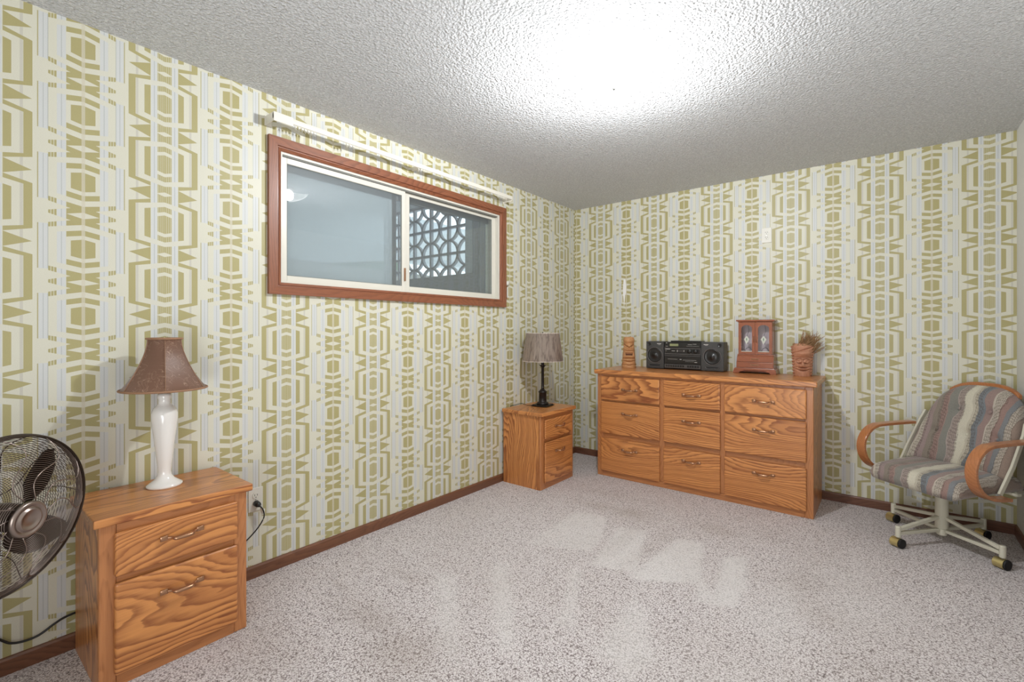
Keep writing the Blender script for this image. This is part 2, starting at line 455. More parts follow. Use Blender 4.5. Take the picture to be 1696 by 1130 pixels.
def struct(o): o['kind'] = 'structure'; return o
def copy(o, parent=None):
    c = o.copy(); C.objects.link(c)
    if parent is not None: c.parent = parent
    for ch in list(o.children): copy(ch, c)
    return c

# ------------------------------------------------------------------ room shell
RX, RY, RZ = 3.082, -5.2, 2.44
WY0, WY1, WZ0, WZ1 = -2.955, -1.185, 1.482, 2.165     # window opening
T = 0.14
struct(obj('wall_left', boxes((-T,0,RY,WY0,0,RZ), (-T,0,WY1,0.14,0,RZ), (-T,0,WY0,WY1,0,WZ0), (-T,0,WY0,WY1,WZ1,RZ)), M['wp_left']))
wb = struct(obj('wall_back', boxes((0,RX,0,0.12,0,RZ)), M['wp_back']))
struct(obj('wall_right', boxes((RX,RX+0.12,RY,0.12,0,RZ)), M['white']))
struct(obj('wall_front', boxes((-T,RX+0.12,RY-0.12,RY,0,RZ)), M['white']))
struct(obj('ceiling', boxes((-T,RX+0.12,RY-0.12,0.14,RZ,RZ+0.1)), M['ceiling']))

def build_floor():
    nx, ny = 330, 540
    xs = np.linspace(-T, RX+0.1, nx); ys = np.linspace(RY-0.1, 0.1, ny)
    X, Y = np.meshgrid(xs, ys)
    def poly(pts, soft):
        """soft mask of a convex-ish polygon"""
        d = np.full(X.shape, -1e9); n = len(pts)
        area2 = sum(pts[i][0]*pts[(i+1)%n][1]-pts[(i+1)%n][0]*pts[i][1] for i in range(n))
        sg = 1 if area2 > 0 else -1
        for i in range(n):
            (ax, ay), (bx, by) = pts[i], pts[(i+1) % n]
            L = math.hypot(bx-ax, by-ay); nx_, ny_ = (by-ay)/L*sg, -(bx-ax)/L*sg
            d = np.maximum(d, (X-ax)*nx_+(Y-ay)*ny_)
        return 1/(1+np.exp(np.clip(d/soft, -30, 30)))
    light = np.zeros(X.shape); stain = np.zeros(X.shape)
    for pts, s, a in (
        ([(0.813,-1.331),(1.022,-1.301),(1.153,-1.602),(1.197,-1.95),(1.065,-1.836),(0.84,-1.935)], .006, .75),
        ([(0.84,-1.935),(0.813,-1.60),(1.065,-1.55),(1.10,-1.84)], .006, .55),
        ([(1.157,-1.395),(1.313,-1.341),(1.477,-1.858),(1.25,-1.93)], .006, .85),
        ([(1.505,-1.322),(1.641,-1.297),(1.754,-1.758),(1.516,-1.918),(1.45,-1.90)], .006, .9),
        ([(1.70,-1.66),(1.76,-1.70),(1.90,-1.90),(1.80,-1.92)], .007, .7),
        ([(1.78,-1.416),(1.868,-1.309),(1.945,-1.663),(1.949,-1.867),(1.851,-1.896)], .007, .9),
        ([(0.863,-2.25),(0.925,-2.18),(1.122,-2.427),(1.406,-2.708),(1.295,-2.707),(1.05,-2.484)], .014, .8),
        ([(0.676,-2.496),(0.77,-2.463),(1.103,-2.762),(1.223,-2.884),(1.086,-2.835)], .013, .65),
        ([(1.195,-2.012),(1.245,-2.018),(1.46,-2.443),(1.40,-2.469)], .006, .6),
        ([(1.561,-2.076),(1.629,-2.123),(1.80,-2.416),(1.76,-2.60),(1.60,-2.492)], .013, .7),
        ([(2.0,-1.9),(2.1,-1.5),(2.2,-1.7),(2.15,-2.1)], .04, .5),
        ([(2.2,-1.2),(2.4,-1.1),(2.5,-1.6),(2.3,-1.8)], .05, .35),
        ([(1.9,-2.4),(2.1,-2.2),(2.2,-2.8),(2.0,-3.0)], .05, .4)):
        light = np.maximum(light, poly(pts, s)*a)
    for cx, cy, rx, ry, a in ((0.88,-1.15,.12,.07,.6),(1.12,-1.14,.13,.08,.8),(1.65,-1.05,.14,.08,.55),(1.25,-1.5,.05,.3,.3),(1.42,-1.6,.05,.3,.3),
                              (0.75,-2.92,.22,.10,.7),(1.02,-2.98,.18,.16,.8),(0.60,-2.60,.12,.05,.5),(0.42,-2.86,.10,.025,.5),(2.15,-1.45,.1,.2,.5),
                              (2.25,-1.7,.12,.1,.4),(1.9,-0.95,.12,.08,.3),(0.8,-0.9,.25,.08,.35),(2.45,-2.0,.15,.2,.35),(1.55,-3.0,.3,.2,.3),(0.55,-3.3,.3,.15,.5)):
        ca = 0.8 if cx < 1.2 else 1.0
        dx, dy = X-cx, Y-cy
        stain = np.maximum(stain, a*np.exp(-((dx/rx)**2+(dy/ry)**2)))
    verts = np.stack([X.ravel(), Y.ravel(), np.zeros(X.size)], 1)
    idx = np.arange(nx*ny).reshape(ny, nx)
    faces = np.stack([idx[:-1,:-1].ravel(), idx[:-1,1:].ravel(), idx[1:,1:].ravel(), idx[1:,:-1].ravel()], 1)
    me = bpy.data.meshes.new('floor'); me.from_pydata(verts.tolist(), [], faces.tolist())
    at = me.color_attributes.new('pile', 'FLOAT_COLOR', 'POINT')
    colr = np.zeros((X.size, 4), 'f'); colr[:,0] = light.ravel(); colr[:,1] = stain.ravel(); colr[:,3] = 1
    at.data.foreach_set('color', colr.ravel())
    me.materials.append(M['carpet'])
    o = bpy.data.objects.new('floor', me); C.objects.link(o); return struct(o)
build_floor()

def base_profile(): return [(0,0),(0.012,0),(0.012,0.052),(0.008,0.060),(0,0.061)]
bm = B(); prism(bm, base_profile(), 1, RY, 0.0); struct(obj('baseboard_left', bm, M['base_y']))
bm = B(); prism(bm, [(-a, b) for a, b in base_profile()], 0, 0.012, RX); struct(obj('baseboard_back', bm, M['base_x']))
bm = B(); prism(bm, [(RX-a, b) for a, b in base_profile()], 1, RY, -0.012); struct(obj('baseboard_right', bm, M['base_y']))

# torn spots of wallpaper on the walls (parts of the walls)
def tear(parent, pts, plane):
    bm = B()
    if plane == 'y': prism(bm, pts, 1, -0.0012, 0.0)
    else: prism(bm, pts, 0, 0.0, 0.0012)
    return obj('torn_patch', bm, M['tear'], parent)
tear(wb, [(0.530,1.712),(0.548,1.705),(0.556,1.64),(0.553,1.585),(0.545,1.56),(0.538,1.49),(0.533,1.44),(0.530,1.50),(0.523,1.57),(0.522,1.63),(0.527,1.68)], 'y')

# ------------------------------------------------------------------ window
win = bpy.data.objects.new('window_1', None); C.objects.link(win); win['kind'] = 'structure'
CO = (-3.02, -1.115, 1.42, 2.232)
def casing(a, b, c, d, mat):
    """a,b outer corners; c,d inner corners (Y,Z) with a molded step"""
    bm = B()
    def lerp(p, q, t): return (p[0]+(q[0]-p[0])*t, p[1]+(q[1]-p[1])*t)
    prof = [(0.0, 0.0), (0.0, 0.020), (0.66, 0.022), (0.70, 0.014), (0.76, 0.014), (0.80, 0.017), (1.0, 0.010), (1.0, 0.0)]
    A = []; Bv = []
    for t, h in prof:
        p = lerp(a, c, t); q = lerp(b, d, t)
        A.append(bm.verts.new((h, p[0], p[1]))); Bv.append(bm.verts.new((h, q[0], q[1])))
    n = len(prof)
    for i in range(n): bm.faces.new((A[i], A[(i+1) % n], Bv[(i+1) % n], Bv[i]))
    bm.faces.new(A[::-1]); bm.faces.new(Bv)
    return obj('casing', bm, mat, win)
y0, y1, z0, z1 = CO
casing((y0,z1),(y1,z1),(WY0,WZ1),(WY1,WZ1), M['casing_y']); casing((y0,z0),(y1,z0),(WY0,WZ0),(WY1,WZ0), M['casing_y'])
casing((y0,z0),(y0,z1),(WY0,WZ0),(WY0,WZ1), M['casing_z']); casing((y1,z0),(y1,z1),(WY1,WZ0),(WY1,WZ1), M['casing_z'])
# aluminium frame with a double track
obj('window_frame', boxes((-0.13,0.004,WY0,WY0+0.010,WZ0,WZ1),(-0.13,0.004,WY1-0.020,WY1,WZ0,WZ1),(-0.13,0.004,WY0+.01,WY1-.02,WZ0,WZ0+0.012),
    (-0.13,0.004,WY0+.01,WY1-.02,WZ1-0.012,WZ1)), M['alum'], win)
obj('track_seal', boxes((-0.03,-0.002,WY0+.01,WY1-.02,WZ1-0.020,WZ1-0.012)), M['track'], win)
def sash(yA, yB, zA, zB, x0, x1, st, rt, rb, gl, name='sash'):
    s = obj(name, boxes((x0,x1,yA,yA+st,zA,zB),(x0,x1,yB-st,yB,zA,zB),(x0,x1-.0004,yA+st,yB-st,zB-rt,zB),(x0,x1-.0004,yA+st,yB-st,zA,zA+rb)), M['alum'], win, bev=0.002)
    xm = (x0+x1)/2
    obj('glass_pane', boxes((xm-0.002, xm+0.002, yA+st-.004, yB-st+.004, zA+rb-.004, zB-rt+.004)), gl, s)
    obj('glazing_seal', boxes((x1-.006,x1-.003,yA+st,yA+st+.003,zA+rb,zB-rt),(x1-.006,x1-.003,yB-st-.003,yB-st,zA+rb,zB-rt),
        (x1-.006,x1-.003,yA+st+.003,yB-st-.003,zB-rt-.003,zB-rt),(x1-.006,x1-.003,yA+st+.003,yB-st-.003,zA+rb,zA+rb+.003)), M['track'], s)
    return s
sash(WY0+.010, -2.135, WZ0+.010, WZ1-.022, -0.022, -0.004, .028, .030, .030, M['glass_veiled'])
sash(-2.122, WY1-.018, WZ0+.010, WZ1-.012, -0.045, -0.028, .040, .028, .032, M['glass_refl_haze'])
obj('latch', boxes((-.004,.006,-2.148,-2.138,1.555,1.640)), M['bronze'], win, bev=.002)
# outer storm sashes in grey metal, with an insect screen on the left half
st = obj('storm_frame', boxes((-.118,-.100,WY0+.01,-2.16,WZ1-.07,WZ1-.012),(-.118,-.100,-2.16,WY1-.02,WZ1-.06,WZ1-.012),(-.118,-.100,WY0+.01,WY1-.02,WZ0+.01,WZ0+.03),
    (-.1185,-.0995,-2.19,-2.135,WZ0+.0095,WZ1-.0115),(-.1185,-.0995,-1.30,-1.25,WZ0+.0095,WZ1-.0115)), M['alum_dark'], win)
obj('glass_pane', boxes((-.111,-.107,WY0+.01,WY1-.02,WZ0+.02,WZ1-.03)), M['glass'], st)
obj('insect_screen', boxes((-.090,-.089,WY0+.01,-2.18,WZ0+.01,WZ1-.012)), M['screen'], win)

# outside: covered patio with a breeze-block wall
patio = bpy.data.objects.new('patio', None); C.objects.link(patio); patio['kind'] = 'structure'
obj('patio_slab', boxes((-6.0,-T-.002,-7.0,-0.3,1.25,1.35)), M['concrete'], patio)
obj('patio_roof', boxes((-6.0,-T-.002,-7.0,-0.2,2.72,2.80),(-6.0,-2.7,-0.2,5.0,2.72,2.80)), M['soffit'], patio)
obj('low_wall', boxes((-2.7,-T-.002,-0.345,-0.255,1.35,1.86),(-1.08,-T-.002,-0.345,-0.255,1.861,2.72),(-2.7,-1.08,-0.345,-0.255,2.712,2.72)), M['block'], patio)
obj('garden_wall', boxes((-5.1,-5.0,-7.0,5.0,1.35,2.36)), M['concrete'], patio)
bm = B(); prism(bm, [(5.0,2.72),(5.0,2.66),(1.5,2.57),(0.2,2.365),(-7.0,2.365),(-7.0,2.72)], 0, -5.1, -5.0); obj('fascia', bm, M['soffit'], patio)
hedge = obj('hedge', boxes((-6.0,-5.5,-7.0,2.2,1.3,2.9)), M['hedge'], None); hedge['kind'] = 'structure'
def breeze_block():
    bm = B(); s = 0.30; th = 0.020; t = 0.014
    for b in ((0,t,0,s),(s-t,s,0,s),(t,s-t,0,t),(t,s-t,s-t,s)):
        box(bm, b[0], b[1], -th, th, b[2], b[3])
    for cx, cz in ((0,0),(s,0),(0,s),(s,s)):
        R = s*0.5
        pts = []
        for k in range(9):
            a = PI/2*k/8
            pts.append((abs(cx-R*math.cos(a)), 0, abs(cz-R*math.sin(a))))
        strip(bm, pts, (0,1,0), 0.038, 0.022)
    return bm
bw = thing('breeze_block_wall', 'pale openwork breeze-block wall with curved pattern seen outside through the window', 'wall', (0,-0.3,0))
b0 = None
for k in range(5):
    for j in range(3):
        X0 = -1.5-0.30*k; Z0 = 1.811+0.30*j
        if b0 is None: b0 = obj('breeze_block', breeze_block(), M['block'], bw); b = b0
        else: b = b0.copy(); C.objects.link(b)
        b.location = (X0, 0, Z0)
bw_post = obj('post', boxes((-1.195,-1.085,-.05,.05,1.861,2.71)), M['soffit'], bw)

# ------------------------------------------------------------------ curtain rod
rod = thing('curtain_rod', 'long white traverse curtain rod mounted above the window', 'curtain rod', (0,0,0))
ry0, ry1, rzc, rx = -3.03, -1.124, 2.300, 0.088
bm = B(); prism(bm, [(rx-.008,rzc-.008),(rx-.008,rzc+.014),(rx,rzc+.018),(rx+.002,rzc+.008),(rx+.002,rzc-.008),(rx-.003,rzc-.011)], 1, ry0, ry1)
obj('rail', bm, M['rod'], rod)
for yy in (ry0, ry1-.004):
    br = obj('bracket', boxes((0.0,rx,yy,yy+.004,rzc-.022,rzc+.022),(0.0,.004,yy-.004,yy+.03,rzc-.025,rzc+.025)), M['rod'], rod)
obj('bracket', boxes((0.0,rx-.010,-2.085,-2.075,rzc-.010,rzc+.016)), M['rod'], rod)
obj('end_plate', boxes((rx-.001,rx+.005,ry0,ry0+.10,rzc-.023,rzc+.023)), M['rod'], rod, bev=.002)
c0 = None
for yy in [ry0+.115+.017*k for k in range(7)] + [-2.62,-2.60,-2.58] + [-2.10,-2.08] + [-1.30+.02*k for k in range(6)]:
    if c0 is None:
        bm = B(); box(bm,-.003,.003,-.004,.004,-.010,.0); tube(bm,[(0,.000,-.010),(0,.005,-.015),(0,0,-.020),(0,-.005,-.015)],.0012,5,closed=True)
        c0 = obj('carrier', bm, M['plastic'], rod); c = c0
    else: c = c0.copy(); C.objects.link(c)
    c.location = (rx-.002, yy, rzc-.013)
# wand holder right of the window
h = thing('cord_tensioner', 'small white curtain cord tensioner on the wall just right of the window', 'cord holder', (0.0,-1.093,1.50))
bm = B(); lathe(bm, [(.006,0),(.007,.004),(.0065,.085),(.006,.089)], 12, (0.014,0,0)); obj('tube', bm, M['plastic'], h, smooth=True)
bm = B(); tube(bm, [(0,.0,.118),(.024,0,.118)], .017, 16); obj('pulley', bm, M['plastic'], h, smooth=True)
bm = B(); lathe(bm, [(.004,-.010),(.005,0)], 10, (0.014,0,0)); obj('foot', bm, M['bronze'], h)
bm = B(); box(bm,0,.012,-.008,.002,.086,.096); obj('clip', bm, M['bronze'], h)

# ------------------------------------------------------------------ ceiling light
cl = thing('ceiling_light', 'lit white square glass ceiling light in the popcorn ceiling', 'ceiling light', (FIX[0],FIX[1],RZ))
bm = B(); lathe(bm, [(.055,0),(.055,-.006),(.045,-.012)], 24); obj('canopy', bm, M['white'], cl)
def bent_glass():
    bm = B(); n = 20; h = 0.122; vs = []
    for i in range(n+1):
        for j in range(n+1):
            a = -1+2*i/n; b = -1+2*j/n
            k = max(abs(a), abs(b)); r = math.hypot(a, b)/math.sqrt(2)
            z = -0.100 + 0.046*(0.35*k**3+0.65*r**2.4) + (0.012 if k > 0.999 else 0)
            vs.append(bm.verts.new((a*h, b*h, z)))
    for i in range(n):
        for j in range(n):
            bm.faces.new((vs[i*(n+1)+j], vs[(i+1)*(n+1)+j], vs[(i+1)*(n+1)+j+1], vs[i*(n+1)+j+1]))
    bmesh.ops.solidify(bm, geom=list(bm.faces), thickness=0.004)
    return bm
obj('glass_shade', bent_glass(), M['lit'], cl, smooth=True)
bm = B(); lathe(bm, [(.004,-.118),(.007,-.113),(.007,-.108),(.010,-.103),(.003,-.100),(.003,-.098)], 14); obj('finial', bm, M['track'], cl, smooth=True)

bl = bpy.data.lights.new('bulb', 'POINT'); bl.energy = BULB_W; bl.color = (0.945, 0.975, 1.0); bl.shadow_soft_size = 0.045
bo = bpy.data.objects.new('bulb', bl); C.objects.link(bo); bo.parent = cl; bo.location = (0, 0, -0.058)

# ------------------------------------------------------------------ furniture
def handle_bm(L=0.14):
    """bronze drawer pull lying along local X, projecting to -Y"""
    bm = B(); a = L/2
    for s in (-1, 1):
        box(bm, min(s*a, s*(a-.024)), max(s*a, s*(a-.024)), -.011, -.005, -.009, .009)
        tube(bm, [(s*(a-.014),0,0),(s*(a-.014),-.008,0)], .0055, 8)
    pts = smoothpts([(-a+.022,-.008,0),(-a+.036,-.016,-.002),(-.026,-.027,-.004),(0,-.029,-.004),(.026,-.027,-.004),(a-.036,-.016,-.002),(a-.022,-.008,0)], 5)
    n = len(pts); rr = [.0042+.0034*math.sin(PI*i/(n-1))**2 for i in range(n)]
    tube(bm, pts, rr, 8)
    return bm
_h = {}
def add_handle(parent, loc, rz):
    if 'm' not in _h:
        o = obj('handle', handle_bm(), M['bronze'], parent, smooth=True, bev=.0012, segs=1); _h['m'] = o
    else:
        o = _h['m'].copy(); C.objects.link(o); o.parent = parent
    o.location = loc; o.rotation_euler = (0,0,rz); return o
def make_drawer(parent, x0, x1, z0, z1, yf, hx, hz, mat):
    """front in local frame: width along X, front towards -Y, frame face at yf"""
    d = obj('drawer', boxes((x0,x1,yf-.018,yf-.0005,z0,z1)), mat, parent, bev=.008, segs=3)
    add_handle(d, (hx, yf-.018, hz), 0.0)
    return d

# dresser: local = world axes
dr = thing('dresser', 'wide low oak dresser with nine drawers against the back wall', 'dresser', (0,0,0))
DX0, DX1, DYF, DH = 0.525, 2.095, -0.50, 0.863
BK = -0.014
obj('side_panel', boxes((DX0,DX0+.018,DYF+.02,BK,0,DH)), M['oak_z'], dr); obj('side_panel', boxes((DX1-.018,DX1,DYF+.02,BK,0,DH)), M['oak_z'], dr)
obj('back_panel', boxes((DX0+.018,DX1-.018,BK-.006,BK,0.0,DH)), M['oak_x'], dr)
cols = [(0.564,1.074),(1.104,1.523),(1.551,2.057)]; rows = [(0.647,0.843),(0.365,0.632),(0.045,0.327)]
obj('stile', boxes((DX0,0.576,DYF,DYF+.02,0,DH),), M['oak_zf'], dr, bev=.004); obj('stile', boxes((2.045,DX1,DYF,DYF+.02,0,DH),), M['oak_zf'], dr, bev=.004)
obj('stile', boxes((1.068,1.110,DYF,DYF+.02,0.05,DH),), M['oak_zf'], dr, bev=.003); obj('stile', boxes((1.517,1.557,DYF,DYF+.02,0.05,DH),), M['oak_zf'], dr, bev=.003)
obj('rail', boxes((0.576,2.045,DYF+.001,DYF+.019,0.836,DH)), M['oak_xf'], dr); obj('rail', boxes((0.576,2.045,DYF+.001,DYF+.019,0.0,0.048)), M['oak_xf'], dr, bev=.002)
for zz in (0.638, 0.346): obj('rail', boxes((0.576,2.045,DYF+.006,DYF+.018,zz-.026,zz+.026)), M['oak_xf'], dr)
for (a, b), hx in zip(cols, (0.826, 1.319, 1.805)):
    for (c, d), hz in zip(rows, (0.745, 0.546, 0.248)):
        make_drawer(dr, a, b, c, d, DYF, hx, hz, M['oak_x'])
obj('top', boxes((0.508,2.118,-0.530,0.0-.001,DH,0.900)), M['oak_x'], dr, bev=.006, segs=3)

def make_nightstand(name, yc, label, left_chamfer=False):
    t = thing(name, label, 'nightstand', (0.0, yc, 0.0), PI/2, 'oak two-drawer nightstands along the left wall')
    # local X = world Y, local -Y = world +X
    hw = 0.2365; F = -0.392; H = 0.568
    obj('side_panel', boxes((-hw,-hw+.016,F+.018,-.022,0,H)), M['oak_z'], t); obj('side_panel', boxes((hw-.016,hw,F+.018,-.022,0,H)), M['oak_z'], t)
    obj('back_panel', boxes((-hw+.016,hw-.016,-.028,-.022,0,H)), M['oak_z'], t)
    for s in (-1, 1):
        a, b = sorted((s*hw, s*0.188)); obj('stile', boxes((a,b,F,F+.018,0,H)), M['oak_zf'], t, bev=.005)
    obj('rail', boxes((-.188,.188,F+.001,F+.017,0.530,H)), M['oak_xf'], t); obj('rail', boxes((-.188,.188,F+.001,F+.017,0,0.052)), M['oak_xf'], t, bev=.002)
    obj('rail', boxes((-.188,.188,F+.006,F+.016,0.350,0.396)), M['oak_xf'], t)
    make_drawer(t, -0.196, 0.196, 0.386, 0.537, F, 0.0, 0.476, M['oak_x'])
    make_drawer(t, -0.196, 0.196, 0.047, 0.362, F, 0.0, 0.281, M['oak_x'])
    obj('top', boxes((-0.253,0.253,-0.412,-0.018,H,0.597)), M['oak_x'], t, bev=.005, segs=3)
    return t
make_nightstand('nightstand', -3.515, 'oak nightstand in the left foreground under the white vase lamp')
make_nightstand('nightstand', -0.920, 'oak nightstand near the far corner under the dark bronze lamp')

# ------------------------------------------------------------------ lamps
L1 = thing('table_lamp', 'white ceramic vase lamp with a brown bell shade on the near nightstand', 'lamp', (0.155,-3.500,0.597))
K = 0.83
bm = B(); lathe(bm, [(r*K, z) for r, z in [(.072,0),(.0745,.004),(.074,.009),(.060,.016),(.040,.030),(.029,.046),(.027,.060),(.029,.085),(.036,.130),(.043,.190),(.050,.240),(.0545,.275),(.0545,.298),(.046,.318),(.033,.328),(.026,.337),(.0255,.354),(.029,.364),(.028,.374),(.018,.380)]], 40)
obj('body', bm, M['ceramic'], L1, smooth=True)
bm = B(); lathe(bm, [(.010,.366),(.010,.395),(.016,.397),(.016,.440),(.004,.442)], 14); obj('socket', bm, M['brass'], L1, smooth=True)
def bell_shade():
    bm = B(); z0, z1 = 0.398, 0.603; n = 14; seg = 72; rings = []; ring_in = []
    for i in range(n+1):
        t = i/n
        R = 0.059 + (0.147-0.059)*((1-t)**1.55)
        z = z0+(z1-z0)*t
        row = []
        for k in range(seg):
            a = 2*PI*k/seg
            sect = (a % (PI/3)) - PI/6
            flat = math.cos(PI/6)/math.cos(sect)
            w = 0.55*math.sin(PI*min(max(t,0),1))**0.6 + 0.15
            r = R*(1-w + w*(flat*1.045))
            row.append(bm.verts.new((r*math.cos(a), r*math.sin(a), z)))
        rings.append(row)
    for a, b in zip(rings, rings[1:]):
        for k in range(seg): bm.faces.new((a[k], a[(k+1) % seg], b[(k+1) % seg], b[k]))
    bmesh.ops.solidify(bm, geom=list(bm.faces), thickness=0.0015)
    return bm
sh = obj('lamp_shade', bell_shade(), M['shade_brown'], L1); sh.rotation_euler = (0,0,math.radians(-14))
for R, z in ((.147,.398),(.0605,.603)):
    bm = B(); tube(bm, [(R*math.cos(2*PI*k/48), R*math.sin(2*PI*k/48), z) for k in range(48)], .0042, 8, closed=True)
    obj('trim_cord', bm, M['trim_brown'], sh, smooth=True)
for k in range(6):
    a = PI/3*k; pts = []
    for i in range(9):
        t = i/8; R = 0.059+(0.147-0.059)*((1-t)**1.55); w = 0.55*math.sin(PI*t)**0.6+0.15
        r = R*(1+w*0.045)+.0012
        pts.append((r*math.cos(a), r*math.sin(a), .398+.205*t))
    bm = B(); tube(bm, pts, .0013, 6); obj('seam_cord', bm, M['trim_brown'], sh, smooth=True)
bm = B(); tube(bm, [(-.057,0,.592),(.057,0,.592)], .0016, 6); tube(bm, [(0,-.057,.592),(0,.057,.592)], .0016, 6); lathe(bm, [(.006,.588),(.007,.596),(.004,.604),(.002,.608)], 12)
tube(bm, smoothpts([(0,-.018,.40),(0,-.045,.46),(0,-.035,.54),(0,0,.598),(0,.035,.54),(0,.045,.46),(0,.018,.40)],4), .0016, 6)
obj('harp', bm, M['brass'], L1, smooth=True)

L2 = thing('table_lamp', 'dark bronze column lamp with a tapered taupe drum shade on the far nightstand', 'lamp', (0.205,-0.862,0.597), math.radians(8))
bm = B(); box(bm, -.066,.066,-.066,.066,0,.016); box(bm,-.074,.074,-.074,.074,0.004,.010); o = obj('base', bm, M['bronze_dark'], L2, bev=.003)
bm = B(); lathe(bm, [(.050,.016),(.052,.022),(.044,.032),(.034,.036),(.033,.042),(.032,.110),(.035,.114),(.035,.122),(.028,.128),(.020,.136),(.015,.143)], 24)
lathe(bm, [(.013,.143),(.0125,.150),(.0115,.330),(.015,.334),(.0155,.340),(.012,.350),(.012,.400),(.015,.402),(.015,.430)], 20); obj('column', bm, M['bronze_dark'], L2, smooth=True)
bm = B()
for s in (0, PI/2):
    for q in (-1, 1):
        d = (math.cos(s)*q, math.sin(s)*q)
        tube(bm, smoothpts([(d[0]*.010,d[1]*.010,.330),(d[0]*.018,d[1]*.018,.338),(d[0]*.030,d[1]*.030,.338),(d[0]*.034,d[1]*.034,.344)],3), [.005]*9+[.003], 6) if False else tube(bm, [(d[0]*.010,d[1]*.010,.328),(d[0]*.020,d[1]*.020,.338),(d[0]*.035,d[1]*.035,.345)], [.006,.004,.0018], 6)
obj('collar_leaves', bm, M['bronze_dark'], L2, smooth=True)
bm = B()
n = 64; ra, rb = .172, .140
A = [bm.verts.new((ra*math.cos(2*PI*k/n), ra*math.sin(2*PI*k/n), .378)) for k in range(n)]; A2 = [bm.verts.new((rb*math.cos(2*PI*k/n), rb*math.sin(2*PI*k/n), .610)) for k in range(n)]
for k in range(n): bm.faces.new((A[k], A[(k+1)%n], A2[(k+1)%n], A2[k]))
bmesh.ops.solidify(bm, geom=list(bm.faces), thickness=.002)
s2 = obj('lamp_shade', bm, M['shade_taupe'], L2, smooth=True)
for R, z in ((.1725,.378),(.1405,.610)):
    bm = B(); tube(bm, [(R*math.cos(2*PI*k/48), R*math.sin(2*PI*k/48), z) for k in range(48)], .002, 6, closed=True); obj('rim', bm, M['shade_taupe'], s2, smooth=True)
bm = B(); tube(bm, [(-.140,0,.603),(.140,0,.603)], .0016, 6); tube(bm, [(0,-.140,.603),(0,.140,.603)], .0016, 6); lathe(bm,[(.006,.590),(.008,.612),(.002,.620)],10); tube(bm,[(0,0,.43),(0,0,.603)],.003,6); obj('spider', bm, M['bronze_dark'], L2)
L2c = obj('lamp_cord', B(), M['black'], None)
bm = B(); tube(bm, smoothpts([(0.127,-.915,.601),(0.108,-.955,.606),(0.085,-1.00,.622),(0.045,-1.03,.610),(0.016,-1.045,.602),(0.009,-1.05,.57),(0.009,-1.05,.30),(0.009,-1.05,.09)],6), .0025, 6)
bpy.data.objects.remove(L2c); tag(obj('lamp_cord', bm, M['black'], None, smooth=True), 'thin dark cord curling off the bronze lamp on the far nightstand', 'cord')

# ------------------------------------------------------------------ outlets
def outlet_parts(o):
    obj('cover_plate', boxes((-.035,.035,-.005,0,-.0585,.0585)), M['plastic'], o, bev=.003)
    for s in (-1, 1):
        bm = B(); tube(bm, [(0,-.004,s*.0195),(0,-.0075,s*.0195)], .0165, 20); obj('receptacle', bm, M['plastic'], o)
        obj('slots', boxes((-.0075,-.005,-.0079,-.007,s*.0195-.001,s*.0195+.008),(.005,.0075,-.0079,-.007,s*.0195-.001,s*.0195+.008),(-.002,.002,-.0079,-.007,s*.0195-.010,s*.0195-.006)), M['slot'], o)
    obj('screw', boxes((-.002,.002,-.0062,-.0050,-.002,.002)), M['steel'], o)
    return o
outlet_parts(thing('wall_outlet', 'white duplex outlet high on the back wall above the jewellery cabinet', 'outlet', (1.731,0,1.973)))
outlet_parts(thing('wall_outlet', 'ivory outlet on the left wall beside the near nightstand, plug in it', 'outlet', (0,-3.078,0.388), PI/2))
pl = thing('power_cord', 'black plug and cord hanging from the outlet beside the near nightstand', 'cord', (0,-3.078,0.388))
bm = B(); tube(bm, [(.008,0,-.018),(.030,0,-.020),(.040,.003,-.022)], [.015,.014,.010], 12); obj('plug', bm, M['black'], pl, smooth=True)
bm = B(); tube(bm, smoothpts([(.036,.002,-.022),(.050,.015,-.045),(.045,.020,-.090),(.035,-.020,-.150),(.030,-.095,-.205),(.025,-.17,-.235)],6), .0032, 8); obj('cord', bm, M['black'], pl, smooth=True)
bm = B(); tube(bm, [(.036,.012,-.030),(.040,.018,-.060)], [.006,.008], 10); box(bm, .038,.039,.014,.030,-.075,-.045); obj('cord_tag', bm, M['plastic'], pl, smooth=False)

# ------------------------------------------------------------------ fan
FC = Vector((0.445,-3.975,0.686)); faz = math.radians(36); fel = math.radians(-4)
fan = thing('floor_fan', 'gunmetal pedestal fan with round wire cage at the left edge', 'fan', (FC.x-0.13*math.cos(faz), FC.y-0.13*math.sin(faz), 0.0))
def fan_obj(name, bm, mat, smooth=True, parent=None):
    """local Z of the mesh = fan axis"""
    o = obj(name, bm, mat, parent or fan, smooth=smooth)
    if parent is None:
        n = Vector((math.cos(faz)*math.cos(fel), math.sin(faz)*math.cos(fel), math.sin(fel)))
        xax = Vector((-math.sin(faz), math.cos(faz), 0)); yax = n.cross(xax)
        mt = Matrix((xax, yax, n)).transposed().to_4x4(); mt.translation = FC - Vector((FC.x-0.13*math.cos(faz), FC.y-0.13*math.sin(faz), 0.0))
        FM['m'] = mt; o.matrix_basis = mt
    return o
FM = {}
RF = 0.235
def front_z(r): t = r/RF; return 0.072 - 0.045*t**2.2 - 0.020*t**10
def back_z(r): t = r/RF; return -0.085 + 0.055*t**2.5 + 0.022*t**12
def ring(bm, R, z, r, seg=72, k=4):
    tube(bm, [(R*math.cos(2*PI*i/seg), R*math.sin(2*PI*i/seg), z) for i in range(seg)], r, k, closed=True)
bm = B()
for i in range(30): ring(bm, 0.058+(RF-0.062)*i/29, front_z(0.058+(RF-0.062)*i/29), .00095)
fan_obj('front_ring_wires', bm, M['gunmetal'])['kind'] = 'stuff'
bm = B()
for i in range(30): ring(bm, 0.070+(RF-0.075)*i/29, back_z(0.070+(RF-0.075)*i/29), .00095)
